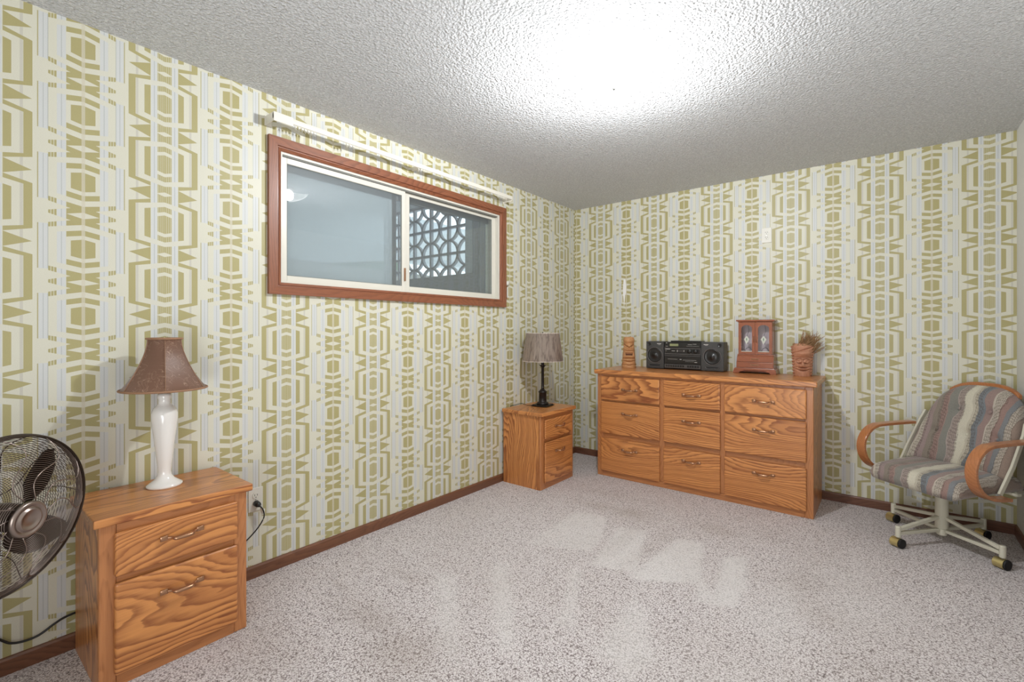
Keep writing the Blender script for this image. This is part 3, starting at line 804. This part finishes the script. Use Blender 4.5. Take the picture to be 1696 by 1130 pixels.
fan_obj('back_ring_wires', bm, M['gun_dark'])['kind'] = 'stuff'
for kk, nm, fz, mt in ((11, 'front_spoke', front_z, 'steel'), (10, 'back_spoke', back_z, 'gun_dark')):
    s0 = None
    for k in range(kk):
        if s0 is None:
            pts = []
            for i in range(17):
                t = i/16; r = 0.052+(RF-0.052)*t; a = 0.26*math.sin(2*PI*t)*(1-t*0.3)*(1 if nm[0]=='f' else -0.6)
                pts.append((r*math.cos(a), r*math.sin(a), fz(r)+(.002 if nm[0]=='f' else -.002)))
            bm = B(); tube(bm, pts, .0016, 6); s0 = fan_obj(nm, bm, M['gunmetal' if nm[0]=='f' else 'gun_dark']); s = s0
        else: s = s0.copy(); C.objects.link(s)
        s.matrix_basis = FM['m'] @ Matrix.Rotation(2*PI*k/kk, 4, 'Z')
bm = B(); ring(bm, RF+.001, .010, .0034, 96, 8); ring(bm, RF+.002, .000, .0034, 96, 8); ring(bm, RF+.001, -.008, .0026, 96, 8); ring(bm, RF, .018, .002, 96, 6); ring(bm, RF, -.012, .002, 96, 6)
strip_r = []
fan_obj('rim_hoops', bm, M['gun_dark'])
bm = B(); lathe(bm, [(.004,.083),(.024,.083),(.027,.087),(.031,.087),(.033,.081),(.039,.080),(.041,.084),(.048,.084),(.052,.079),(.052,.074),(.045,.072)], 48); fan_obj('hub_cap', bm, M['gunmetal'])
bm = B(); lathe(bm, [(.038,-.02),(.040,.0),(.040,.022),(.032,.032),(.010,.034)], 32); fan_obj('blade_hub', bm, M['gun_dark'])
def blade_bm():
    bm = B(); n, m = 14, 8; vs = []
    for i in range(n+1):
        t = i/n; r = 0.045+(0.212-0.045)*t
        wdt = 0.036+0.062*math.sin(PI*min(1, t*0.78+0.08))**1.0
        if t > 0.85: wdt *= math.sqrt(max(0.02, 1-((t-0.85)/0.15)**2))
        sweep = 0.22*t*t
        for j in range(m+1):
            s = -1+2*j/m; a = sweep + s*wdt/r/1.0*0.62 if r > 0.09 else sweep + s*wdt/0.09*0.62*(0.6+0.4*r/0.09)
            vs.append(bm.verts.new((r*math.cos(a), r*math.sin(a), 0.012 + s*0.022*(1-0.35*t) - 0.006*s*s)))
    for i in range(n):
        for j in range(m): bm.faces.new((vs[i*(m+1)+j], vs[(i+1)*(m+1)+j], vs[(i+1)*(m+1)+j+1], vs[i*(m+1)+j+1]))
    bmesh.ops.solidify(bm, geom=list(bm.faces), thickness=.0018); return bm
b0 = None
for k, ad in enumerate((-49, 41, 131, 221)):
    if b0 is None: b0 = fan_obj('blade', blade_bm(), M['blade']); b = b0
    else: b = b0.copy(); C.objects.link(b)
    b.matrix_basis = FM['m'] @ Matrix.Rotation(math.radians(ad), 4, 'Z')
bm = B(); lathe(bm, [(.02,-.20),(.045,-.195),(.055,-.17),(.058,-.10),(.05,-.086)], 28); fan_obj('motor_housing', bm, M['gun_dark'])
bm = B(); lathe(bm, [(.20,0),(.205,.006),(.20,.016),(.06,.032),(.03,.045),(.022,.06),(.022,.36),(.026,.362),(.026,.40),(.016,.402),(.016,.66)], 36); o = obj('pedestal', bm, M['gun_dark'], fan, smooth=True); o.location = (-.02,-.02,0)
bm = B(); tube(bm, smoothpts([(0.06,-4.40,.30),(0.03,-4.10,.24),(0.02,-3.97,.155),(0.022,-3.92,.112),(0.022,-3.86,.105),(0.020,-3.81,.128),(0.016,-3.775,.138),(0.008,-3.70,.140),(0.006,-3.60,.140)],7), .0042, 8)
tag(obj('extension_cord', bm, M['black'], None, smooth=True), 'thick black cord sagging along the left wall below the fan', 'cord')

# ------------------------------------------------------------------ carved figures
def figure_bm(H, rf, feat, gain=1.0, nz=110, nt=110):
    bm = B(); rows = []
    for i in range(nz+1):
        z = H*i/nz; row = []
        for k in range(nt):
            a = 2*PI*k/nt                      # a = 0 is the face direction (+X local)
            aa = (a+PI) % (2*PI)-PI
            r = rf(z/H, aa) + gain*feat(aa, z/H)
            row.append(bm.verts.new((r*math.cos(a), r*math.sin(a), z)))
        rows.append(row)
    for p, q in zip(rows, rows[1:]):
        for k in range(nt): bm.faces.new((p[k], p[(k+1) % nt], q[(k+1) % nt], q[k]))
    bm.faces.new(rows[0][::-1]); bm.faces.new(rows[-1]); return bm
def G(x, s): return math.exp(-(x/s)**2)
def f1(a, t):
    x = math.sin(a) if abs(a) < 1.7 else 9; d = 0
    d += .009*G(t-.86-.0*x, .05)*G(x, .75)                        # forehead lobes
    d -= .013*G(t-(.765-.11*(1-abs(x))*1.0), .018) if abs(x) < 1 else 0   # v brow groove
    d += .010*G(t-.70, .06)*G(x, .22)                              # nose ridge
    d -= .010*G(t-.700, .022)*(G(abs(x)-.72, .16))                 # eyes
    d += .010*G(t-.585-.06*(x*x), .022)*G(x, .85)                  # upper lip
    d -= .012*G(t-.61-.02*x*x, .010)*G(x, .8)
    d -= .016*(1 if .40 < t < .50 and abs(x) < .62 else 0)          # mouth
    d += .008*G(t-.365, .022)*G(x, .9)
    d -= .011*G(t-(.315-.02*abs(x)), .010)*G(x, 1.0)
    d -= .011*G(t-(.205+.05*x*x), .011)*G(x, .85)
    d += .007*G(t-.255, .025)*G(x, .8)
    d -= .010*G(t-(.085+.05*abs(abs(x)-.55)*-1+.03), .012)*G(x, .9)
    if abs(a) > 1.2: d -= .004*(math.sin(t*40) > 0.4)
    return d
def r1(t, a): return (.066-.022*t+.004*G(t-.92,.08)-.006*max(0,(t-.965)/.035)**2)*(1+.05*math.cos(2*a))
tk1 = thing('tiki_statue', 'light carved wooden totem figure at the left end of the dresser', 'statue', (0.668,-0.19,0.900), math.radians(-62))
obj('carved_body', figure_bm(0.272, r1, f1, 1.35), M['tiki_light'], tk1, smooth=True)
bm = B(); box(bm, .030,.0435,-.030,.030,.110,.135); obj('mouth', bm, M['mouth'], tk1)
bm = B()
for k in range(5): box(bm, .040,.0465,-.024+.0105*k,-.0165+.0105*k,.123,.134)
obj('teeth', bm, M['teeth'], tk1)

def f2(a, t):
    x = math.sin(a) if abs(a) < 1.5 else 9; d = 0
    t2 = t
    for s in (-1, 1):
        e = ((x-s*.36)/.30)**2+((t2-.47)/.072)**2
        d += .006*G(e-0.35, .45) - .0075*G(e-1.05, .28)
    d += .014*G(x, .17)*G(t2-.37, .09)*(1 if t2 < .5 else 0.5)       # nose
    d += .008*(G(x-.2,.12)+G(x+.2,.12))*G(t2-.315,.03)
    d -= .012*G(t2-(.265+.04*x*x), .016)*G(x, .5)
    d += .007*G(t2-(.225+.05*x*x), .022)*G(x, .5)
    d -= .010*G(t2-(.180+.07*x*x), .016)*G(x, .55)
    d -= .006*G(t2-.58, .012)*G(x, .9)
    d += .008*G(t2-.70, .07)*G(x-.1, .6)
    d -= .007*G(t2-.80-.1*x, .02)*G(x, .7)
    if abs(a) > 1.05: d += .004*math.sin(t*70+a*9)*math.sin(a*13)
    return d
def r2(t, a): return .055+.012*t+.007*max(0,t-.55)-.030*max(0,(t-.88)/.12)**2
tk2 = thing('root_mask', 'reddish carved bamboo-root head with wild root hair at the dresser right end', 'statue', (1.985,-0.118,0.900), math.radians(-80))
obj('carved_head', figure_bm(0.235, r2, f2, 1.9), M['tiki_dark'], tk2, smooth=True)
bm = B(); rnd = random.Random(3)
for k in range(280):
    a = rnd.uniform(-2.6, 2.6)+PI*0.55; u = rnd.random()
    z0 = rnd.uniform(.145, .235); r0 = .045*rnd.uniform(.5,1.3)
    p0 = Vector((r0*math.cos(a)-.008, r0*math.sin(a)+.012, z0))
    if p0.x > .03 and z0 < .2: continue
    d = Vector((-.15+rnd.uniform(-.35,.35), .62+rnd.uniform(-.75,.35), .8+rnd.uniform(-.35,.3))).normalized()
    Lh = rnd.uniform(.05,.115)
    if (p0+d*Lh).y < -.06: Lh *= .5
    p1 = p0+d*Lh*.5+Vector((rnd.uniform(-.008,.008),rnd.uniform(-.008,.008),0)); p2 = p0+d*Lh
    tube(bm, [p0,p1,p2], [.0022,.0017,.0009], 4)
hr = obj('root_hair', bm, M['root'], tk2); hr['kind'] = 'stuff'
bm = B()
for k in range(46):
    a = rnd.uniform(-2.2, 2.6)+0.3; r0 = .052; z0 = rnd.uniform(.18,.235)
    p0 = Vector((r0*math.cos(a), r0*math.sin(a), z0)); bmesh.ops.create_icosphere(bm, subdivisions=1, radius=rnd.uniform(.006,.012), matrix=Matrix.Translation(p0))
obj('root_burrs', bm, M['root'], tk2, smooth=True)

# ------------------------------------------------------------------ stereo
ST = thing('boombox', 'black cassette stereo with two side speakers on the dresser', 'stereo', (1.045,-0.160,0.900))
x0, xa, xb, x1 = -0.228, -0.070, 0.232, 0.410   # local X edges: left speaker, centre, right speaker
def speaker(xa_, xb_, mirror):
    bm = B(); w = xb_-xa_; r = .012
    prism(bm, [(xa_,0.0),(xb_-.0,0.0),(xb_,.020),(xb_,.110),(xb_-.02,.132),(xa_+.02,.132),(xa_,.110)], 2, .004, .236) 
    s = obj('speaker', bm, M['st_case'], ST, bev=.003)
    cx, cz = (xa_+xb_)/2, .118
    def disc(prof, name, mat, cx=cx, cz=cz):
        bm = B(); lathe(bm, prof, 40)
        for v in bm.verts: v.co = Vector((v.co.x+cx, -v.co.z, v.co.y+cz))
        return obj(name, bm, mat, s, smooth=True)
    disc([(.070,-.001),(.070,.004),(.066,.006),(.063,.003),(.063,.0)], 'speaker_ring', M['st_mid'])
    disc([(.063,.0),(.063,.001),(.056,.004),(.051,.001),(.040,-.0+.001),(.016,.0005),(.014,.003),(.008,.005),(.001,.006)], 'woofer', M['st_dark'])
    tx = xb_-.030 if mirror else xa_+.028
    disc([(.016,-.001),(.016,.004),(.013,.005),(.011,.002),(.001,.004)], 'tweeter', M['st_dark'], tx, .212)
    bm = B(); prism(bm, [(cx-.048,.038),(cx+.048,.038),(cx+.042,.026),(cx-.042,.026)], 1, -.001, .002); obj('bass_port', bm, M['rubber'], s)
    bm = B(); tube(bm, smoothpts([(cx-.054,-.002,.036),(cx-.044,-.004,.023),(cx,-.004,.019),(cx+.044,-.004,.023),(cx+.054,-.002,.036)],5), .0022, 6); obj('port_lip', bm, M['st_mid'], s, smooth=True)
    lx = xa_+.020 if mirror else xb_-.058
    obj('badge', boxes((lx,lx+.036,-.0012,.0005,.214,.219),(lx+.010,lx+.030,-.0012,.0005,.207,.209)), M['st_print'], s)
    obj('side_trim', boxes((xb_-.0005,xb_+.0008,.020,.112,.012,.228)) if mirror else boxes((xa_-.0008,xa_+.0005,.020,.112,.012,.228)), M['st_side'], s)
    return s
speaker(x0, xa-.002, False); speaker(xb+.006, x1, True)
core = obj('centre_unit', boxes((xa,xb+.004,.010,.120,.006,.232)), M['st_dark'], ST, bev=.002)
obj('cd_lid', boxes((xa+.05,xb+.002,.020,.115,.232,.243)), M['st_dark'], ST, bev=.004)
t1 = obj('tuner_panel', boxes((xa+.004,xb,.002,.012,.188,.232)), M['st_dark'], ST, bev=.002)
obj('display', boxes((xa+.050,xa+.122,-.0005,.003,.198,.218)), M['st_lcd'], t1)
obj('print_marks', boxes((xa+.018,xa+.028,.0008,.003,.222,.226),(xa+.016,xa+.034,.0008,.003,.195,.197),(xa+.20,xa+.235,.0008,.003,.212,.214),(xa+.24,xa+.27,.0008,.003,.216,.218),(xa+.19,xa+.29,.0008,.003,.199,.200)), M['st_print'], t1)['kind'] = 'stuff'
t2 = obj('control_panel', boxes((xa+.004,xb,.004,.014,.128,.184)), M['st_mid'], ST, bev=.002)
obj('panel_face', boxes((xa+.008,xb-.004,.0028,.005,.136,.176)), M['st_dark'], t2)
obj('print_marks', boxes((xa+.012,xa+.052,.0015,.0035,.170,.174),(xa+.066,xa+.094,.0015,.0035,.156,.159),(xa+.014,xa+.022,.0015,.0035,.156,.158)), M['st_print'], t2)['kind'] = 'stuff'
for k in range(6): obj('slider', boxes((xa+.112+.011*k,xa+.116+.011*k,-.001,.004,.150+.002*(k%2),.166)), M['st_print'] if k in (0,5) else M['st_mid'], t2)
for kx in (.214, .262):
    bm = B(); lathe(bm, [(.017,0),(.017,.006),(.014,.010),(.002,.011)], 28)
    for v in bm.verts: v.co = Vector((v.co.x+xa+kx, -v.co.z+.003, v.co.y+.157))
    obj('knob', bm, M['st_dark'], t2, smooth=True)
obj('chrome_edge', boxes((xa+.004,xb,.001,.005,.180,.184),(xa+.004,xb,.001,.005,.129,.132)), M['st_mid'], t2)
t3 = obj('cassette_deck', boxes((xa+.004,xb,.002,.014,.050,.122)), M['st_dark'], ST, bev=.002)
obj('cassette_door', boxes((xa+.018,xb-.016,-.001,.004,.062,.108)), M['st_dark'], t3, bev=.002)
obj('print_marks', boxes((xa+.034,xa+.115,-.0018,.0,.088,.0895),(xa+.135,xa+.150,-.0018,.0,.086,.090),(xa+.160,xa+.270,-.0018,.0,.083,.0845),(xa+.18,xa+.25,-.0018,.0,.072,.073),(xa+.255,xa+.276,-.0018,.0,.066,.070)), M['st_print'], t3)['kind'] = 'stuff'
obj('chrome_edge', boxes((xa+.004,xb,.000,.004,.116,.120)), M['st_mid'], t3)
t4 = obj('key_strip', boxes((xa+.004,xb,.000,.014,.014,.044)), M['st_mid'], ST, bev=.002)
for k in range(14):
    if k == 8: continue
    obj('key', boxes((xa+.014+.020*k,xa+.031+.020*k,-.002,.002,.022,.040)), M['st_dark'], t4, bev=.0015)

# ------------------------------------------------------------------ jewellery cabinet
J = thing('jewelry_cabinet', 'small cherry jewellery cabinet with two arched glass doors on the dresser', 'jewelry box', (1.672,-0.140,0.900))
# local: front at y=0, back +0.125
def ogee():
    bm = B(); P = [(-.150,0),(-.150,.012),(-.143,.034),(-.136,.040),(.136,.040),(.143,.034),(.150,.012),(.150,0),(.112,0),(.098,.012),(.085,.013),(.068,.024),(-.068,.024),(-.085,.013),(-.098,.012),(-.112,0)]
    prism(bm, P, 1, -.008, .006); return bm
obj('foot_apron', ogee(), M['cherry'], J, bev=.002)
obj('base', boxes((-.136,.136,.006,.130,.012,.042),(.134,.146,.0,.130,.0,.036),(-.146,-.134,.0,.130,.0,.036)), M['cherry'], J, bev=.002)
obj('carcass', boxes((-.130,.130,.010,.128,.042,.088)), M['cherry'], J)
dw = obj('drawer', boxes((-.126,.126,.002,.012,.044,.086)), M['cherry'], J, bev=.002)
def pull(parent, x, y, z, vert=False):
    bm = B()
    pts = [(-.024,0,0),(-.018,-.005,0),(0,-.007,0),(.018,-.005,0),(.024,0,0)]
    if vert: pts = [(0, b, a) for a, b, c in pts]
    tube(bm, smoothpts([(x+a, y+b, z+c) for a, b, c in pts],4), .0022, 6)
    if not vert: box(bm, x-.028, x+.028, y-.0012, y, z-.004, z+.004)
    return obj('pull', bm, M['bronze'], parent, smooth=False)
pull(dw, 0, .002, .066)
bm = B(); prism(bm, [(.006,.088),(.030,.135),(.128,.135),(.128,.088)], 0, -.128, .128); obj('slant_case', bm, M['cherry'], J, bev=.0015)
bm = B(); prism(bm, [(.0035,.091),(.027,.134),(.030,.134),(.0065,.090)], 0, -.121, .121); sl = obj('slant_drawer', bm, M['cherry'], J, bev=.001)
pull(sl, 0, .012, .111)
obj('waist_rail', boxes((-.126,.126,.024,.128,.135,.146)), M['cherry'], J, bev=.002)
obj('side_panel', boxes((-.119,-.111,.032,.126,.146,.395)), M['cherry_z'], J); obj('side_panel', boxes((.111,.119,.032,.126,.146,.395)), M['cherry_z'], J)
obj('back_panel', boxes((-.111,.111,.120,.126,.146,.395)), M['lining'], J)
obj('shelf', boxes((-.111,.111,.034,.120,.146,.150)), M['lining'], J)
obj('centre_post', boxes((-.005,.005,.032,.045,.146,.395)), M['cherry_z'], J)
obj('crown', boxes((-.126,.126,.022,.130,.395,.401),(-.134,.134,.014,.132,.401,.413)), M['cherry'], J, bev=.002)
for s in (-1, 1):
    a, b = (-.117, -.001) if s < 0 else (.001, .117)
    cxd = (a+b)/2; hw = .038; zb, zs, zt = .166, .345, .372
    # door as an arch-opening frame: outer rect minus arch
    bm = B(); n = 12
    inner = [(cxd-hw, zb)] + [(cxd-hw*math.cos(PI*k/n), zs+(zt-zs)*math.sin(PI*k/n)) for k in range(n+1)] + [(cxd+hw, zb)]
    outer = []
    for (px, pz) in inner:
        if pz <= zb+1e-6: outer.append((a if px < cxd else b, .148))
        else:
            k = len(outer)-1; outer.append((a+(b-a)*k/n, .393) if 0 < k < n else ((a, .393) if k == 0 else (b, .393)))
    I0 = [bm.verts.new((p, .030, q)) for p, q in inner]; O0 = [bm.verts.new((p, .030, q)) for p, q in outer]
    I1 = [bm.verts.new((p, .020, q)) for p, q in inner]; O1 = [bm.verts.new((p, .020, q)) for p, q in outer]
    m = len(inner)
    for i in range(m):
        j = (i+1) % m
        bm.faces.new((I1[i], I1[j], O1[j], O1[i])); bm.faces.new((I0[i], O0[i], O0[j], I0[j]))
        bm.faces.new((I0[i], I0[j], I1[j], I1[i])); bm.faces.new((O0[i], O1[i], O1[j], O0[j]))
    d = obj('door', bm, M['cherry_z'], J)
    obj('glass_pane', boxes((cxd-hw-.002,cxd+hw+.002,.024,.026,zb-.002,zt+.002)), M['glass_clear'], d)
    pull(d, -s*-.010 if False else (s*.010), .020, .262, True)
    bm = B()   # etched lozenge flower on the pane
    prism(bm, [(cxd,.290),(cxd+.010,.275),(cxd+.020,.262),(cxd+.010,.244),(cxd,.222),(cxd-.010,.244),(cxd-.020,.262),(cxd-.010,.275)], 1, .0226, .0238)
    obj('etched_flower', bm, M['lace'], d)
    bm = B(); prism(bm, [(cxd,.276),(cxd+.004,.262),(cxd,.246),(cxd-.004,.262)], 1, .0218, .0226); obj('etched_leaf', bm, M['green'], d)
    bm = B(); tube(bm, [(cxd-hw,.0232,.262),(cxd-.02,.0232,.262)], .0008, 4); tube(bm, [(cxd+.02,.0232,.262),(cxd+hw,.0232,.262)], .0008, 4); box(bm,cxd-hw,cxd+hw,.0225,.0235,.166,.171); obj('etched_line', bm, M['lace'], d)
    bm = B(); tube(bm, smoothpts([(cxd-.024,.07,.152),(cxd-.016,.07,.186),(cxd+.01,.07,.196),(cxd+.028,.07,.175),(cxd+.03,.07,.152)],4), .0018, 5); tube(bm, smoothpts([(cxd-.006,.08,.39),(cxd+.004,.08,.33),(cxd-.01,.08,.28),(cxd-.002,.08,.22)],4), .0012, 5)
    obj('necklace', bm, M['bronze_dark'], J)

# ------------------------------------------------------------------ swivel chair (local +X = the way it faces)
CH = thing('swivel_armchair', 'cream metal swivel chair with bentwood arms and striped woven cushions in the right corner', 'chair', (2.718,-0.430,0), -2.209)
bm = B(); lathe(bm, [(.018,.046),(.024,.052),(.026,.085),(.031,.090),(.030,.355)], 28); obj('column', bm, M['cream_metal'], CH, smooth=False)
for ang in (136, 229, 49, -43):
    la = math.radians(ang)+2.209; d = Vector((math.cos(la), math.sin(la), 0)); side = Vector((-d.y, d.x, 0)); R = 0.302
    bm = B()
    strip(bm, [d*.026+Vector((0,0,.152)), d*(R-.01)+Vector((0,0,.103))], side, .020, .018)
    strip(bm, [d*.026+Vector((0,0,.078)), d*(R-.01)+Vector((0,0,.080))], side, .020, .018)
    leg = obj('leg', bm, M['cream_metal'], CH, bev=.002)
    bm = B(); lathe(bm, [(.012,.058),(.0135,.061),(.0135,.116),(.011,.120)], 16, (d.x*R, d.y*R, 0)); obj('leg_post', bm, M['cream_metal'], leg, smooth=False)
    # caster: brass hood and black wheel; all swivelled the same way in the world
    ca = math.radians(-38)+2.209; cd = Vector((math.cos(ca), math.sin(ca), 0)); c0v = d*R + Vector((0,0,.027)) 
    bm = B(); tube(bm, [c0v-cd*.032, c0v-cd*.030, c0v+cd*.014], [.025,.0265,.0265], 22); hd = obj('caster', bm, M['brass'], CH, smooth=False)
    bm = B(); tube(bm, [c0v+cd*.0145, c0v+cd*.017, c0v+cd*.025, c0v+cd*.028], [.022,.0265,.0265,.020], 22); obj('wheel', bm, M['rubber'], hd)
    bm = B(); tube(bm, [c0v+Vector((0,0,.020)), c0v+Vector((0,0,.034))], .006, 8); obj('stem', bm, M['steel'], hd)
obj('swivel_plate', boxes((-.13,.10,-.11,.11,.345,.358),(-.17,-.13,-.20,.20,.345,.357)), M['cream_metal'], CH, bev=.002)
obj('tilt_mechanism', boxes((.00,.075,-.085,-.020,.288,.342)), M['rubber'], CH, bev=.012, segs=3)
bm = B(); strip(bm, [(-.15,-.27,.352),(-.15,.27,.352)], (1,0,0), .03, .012); obj('seat_frame', bm, M['cream_metal'], CH)

def seat_cushion():
    bm = B(); nu, nv = 30, 34; top = []; bot = []
    for i in range(nu+1):
        u = i/nu; s = -0.235+0.475*u
        rt, rb = [], []
        for j in range(nv+1):
            a = -1+2*j/nv; y = a*.248*(1-.03*u) if True else 0
            e = (1-abs(a)**12)**.5 if abs(a) < 1 else 0
            f = math.sqrt(max(0, 1-max(0,(u-.88)/.12)**2))*math.sqrt(max(0,1-max(0,(.06-u)/.06)**2))
            rise = .034*math.sin(PI*min(1,u*1.15))*0.6+.012*u
            zt = .358+(.078+rise*0.6)*(0.30+0.70*e*f) - .010*u
            zb = .364-.026*e*(u**1.5)
            rt.append(bm.verts.new((s+.018*(1-a*a)*u, y, max(zt, zb+.004)))); rb.append(bm.verts.new((s+.010*(1-a*a)*u, y*.97, zb-.004)))
        top.append(rt); bot.append(rb)
    for i in range(nu):
        for j in range(nv):
            bm.faces.new((top[i][j], top[i+1][j], top[i+1][j+1], top[i][j+1])); bm.faces.new((bot[i][j], bot[i][j+1], bot[i+1][j+1], bot[i+1][j]))
    for i in range(nu):
        bm.faces.new((top[i][0], bot[i][0], bot[i+1][0], top[i+1][0])); bm.faces.new((top[i][nv], top[i+1][nv], bot[i+1][nv], bot[i][nv]))
    for j in range(nv):
        bm.faces.new((top[0][j], top[0][j+1], bot[0][j+1], bot[0][j])); bm.faces.new((top[nu][j], bot[nu][j], bot[nu][j+1], top[nu][j+1]))
    return bm
obj('seat_cushion', seat_cushion(), M['fab_seat'], CH, smooth=True)
BUT = ((-.36,.62),(.36,.62),(-.0,.80),(0,.35),(.62,.33),(-.62,.33))
BUT = ((-.33,.70),(.33,.70),(-.62,.42),(.0,.40),(.60,.42))
def back_pt(a, b, off):
    """a across -1..1, b up 0..1"""
    hwid = .258 - .012*b - .045*b**3
    ztop = .900 - .085*abs(a)**3.2
    z = .425 + (ztop-.425)*b
    s = -.150 - .195*b + .070*abs(a)**2.4*(1-.45*b)
    return Vector((s+off, a*hwid, z))
def back_cushion():
    bm = B(); nu, nv = 34, 40; F = []; K = []
    for i in range(nu+1):
        b = i/nu; f, k = [], []
        for j in range(nv+1):
            a = -1+2*j/nv
            puff = .048*(max(0,1-abs(a)**6))**.5*(max(0,1-abs(2*b-1)**6))**.5
            for (ba, bb) in BUT: puff -= .026*G((a-ba)*.26, .022)*G((b-bb)*.44, .024)+.008*G((a-ba)*.26,.05)*G((b-bb)*.44,.05)
            puff += .006*math.sin(a*9+b*2)*(1-abs(a))
            f.append(bm.verts.new(back_pt(a, b, puff))); k.append(bm.verts.new(back_pt(a, b, -.014)))
        F.append(f); K.append(k)
    for i in range(nu):
        for j in range(nv):
            bm.faces.new((F[i][j], F[i][j+1], F[i+1][j+1], F[i+1][j])); bm.faces.new((K[i][j], K[i+1][j], K[i+1][j+1], K[i][j+1]))
    for i in range(nu):
        bm.faces.new((F[i][0], F[i+1][0], K[i+1][0], K[i][0])); bm.faces.new((F[i][nv], K[i][nv], K[i+1][nv], F[i+1][nv]))
    for j in range(nv):
        bm.faces.new((F[0][j], K[0][j], K[0][j+1], F[0][j+1])); bm.faces.new((F[nu][j], F[nu][j+1], K[nu][j+1], K[nu][j]))
    return bm
bc = obj('back_cushion', back_cushion(), M['fab_back'], CH, smooth=True)
for ba, bb in BUT:
    p = back_pt(ba, bb, .018); bm = B(); bmesh.ops.create_uvsphere(bm, u_segments=12, v_segments=8, radius=.011, matrix=Matrix.Translation(p)); obj('button', bm, M['fab_back'], bc, smooth=True)
for s in (-1, 1):
    bm = B(); strip(bm, [(-.020,s*.258,.362),(-.110,s*.262,.50),(-.210,s*.255,.66),(-.245,s*.246,.72)], (0,1,0), .012, .026); obj('back_bar', bm, M['cream_metal'], CH, bev=.002)
    W_ = s*.2885
    prof = [(-.185,.640),(-.06,.640),(.06,.638),(.135,.632),(.190,.605),(.228,.560),(.240,.510),(.228,.455),(.190,.405),(.130,.372),(.060,.358),(-.02,.352)]
    bm = B(); strip(bm, [(x, 0, z) for x, _, z in [(p.x, 0, p.z) for p in smoothpts([(a, 0, b) for a, b in prof], 5)]], (0,1,0), .052, .017)
    ar = obj('armrest', bm, M['arm'], CH, bev=.003); ar.location = (0, W_, 0)
pts = [back_pt(-.86+1.72*k/16, 1.0, -.020)+Vector((0,0,.006)) for k in range(17)]
bm = B(); strip(bm, pts, (0,0,1), .026, .022); obj('top_rail', bm, M['arm'], CH, bev=.004)
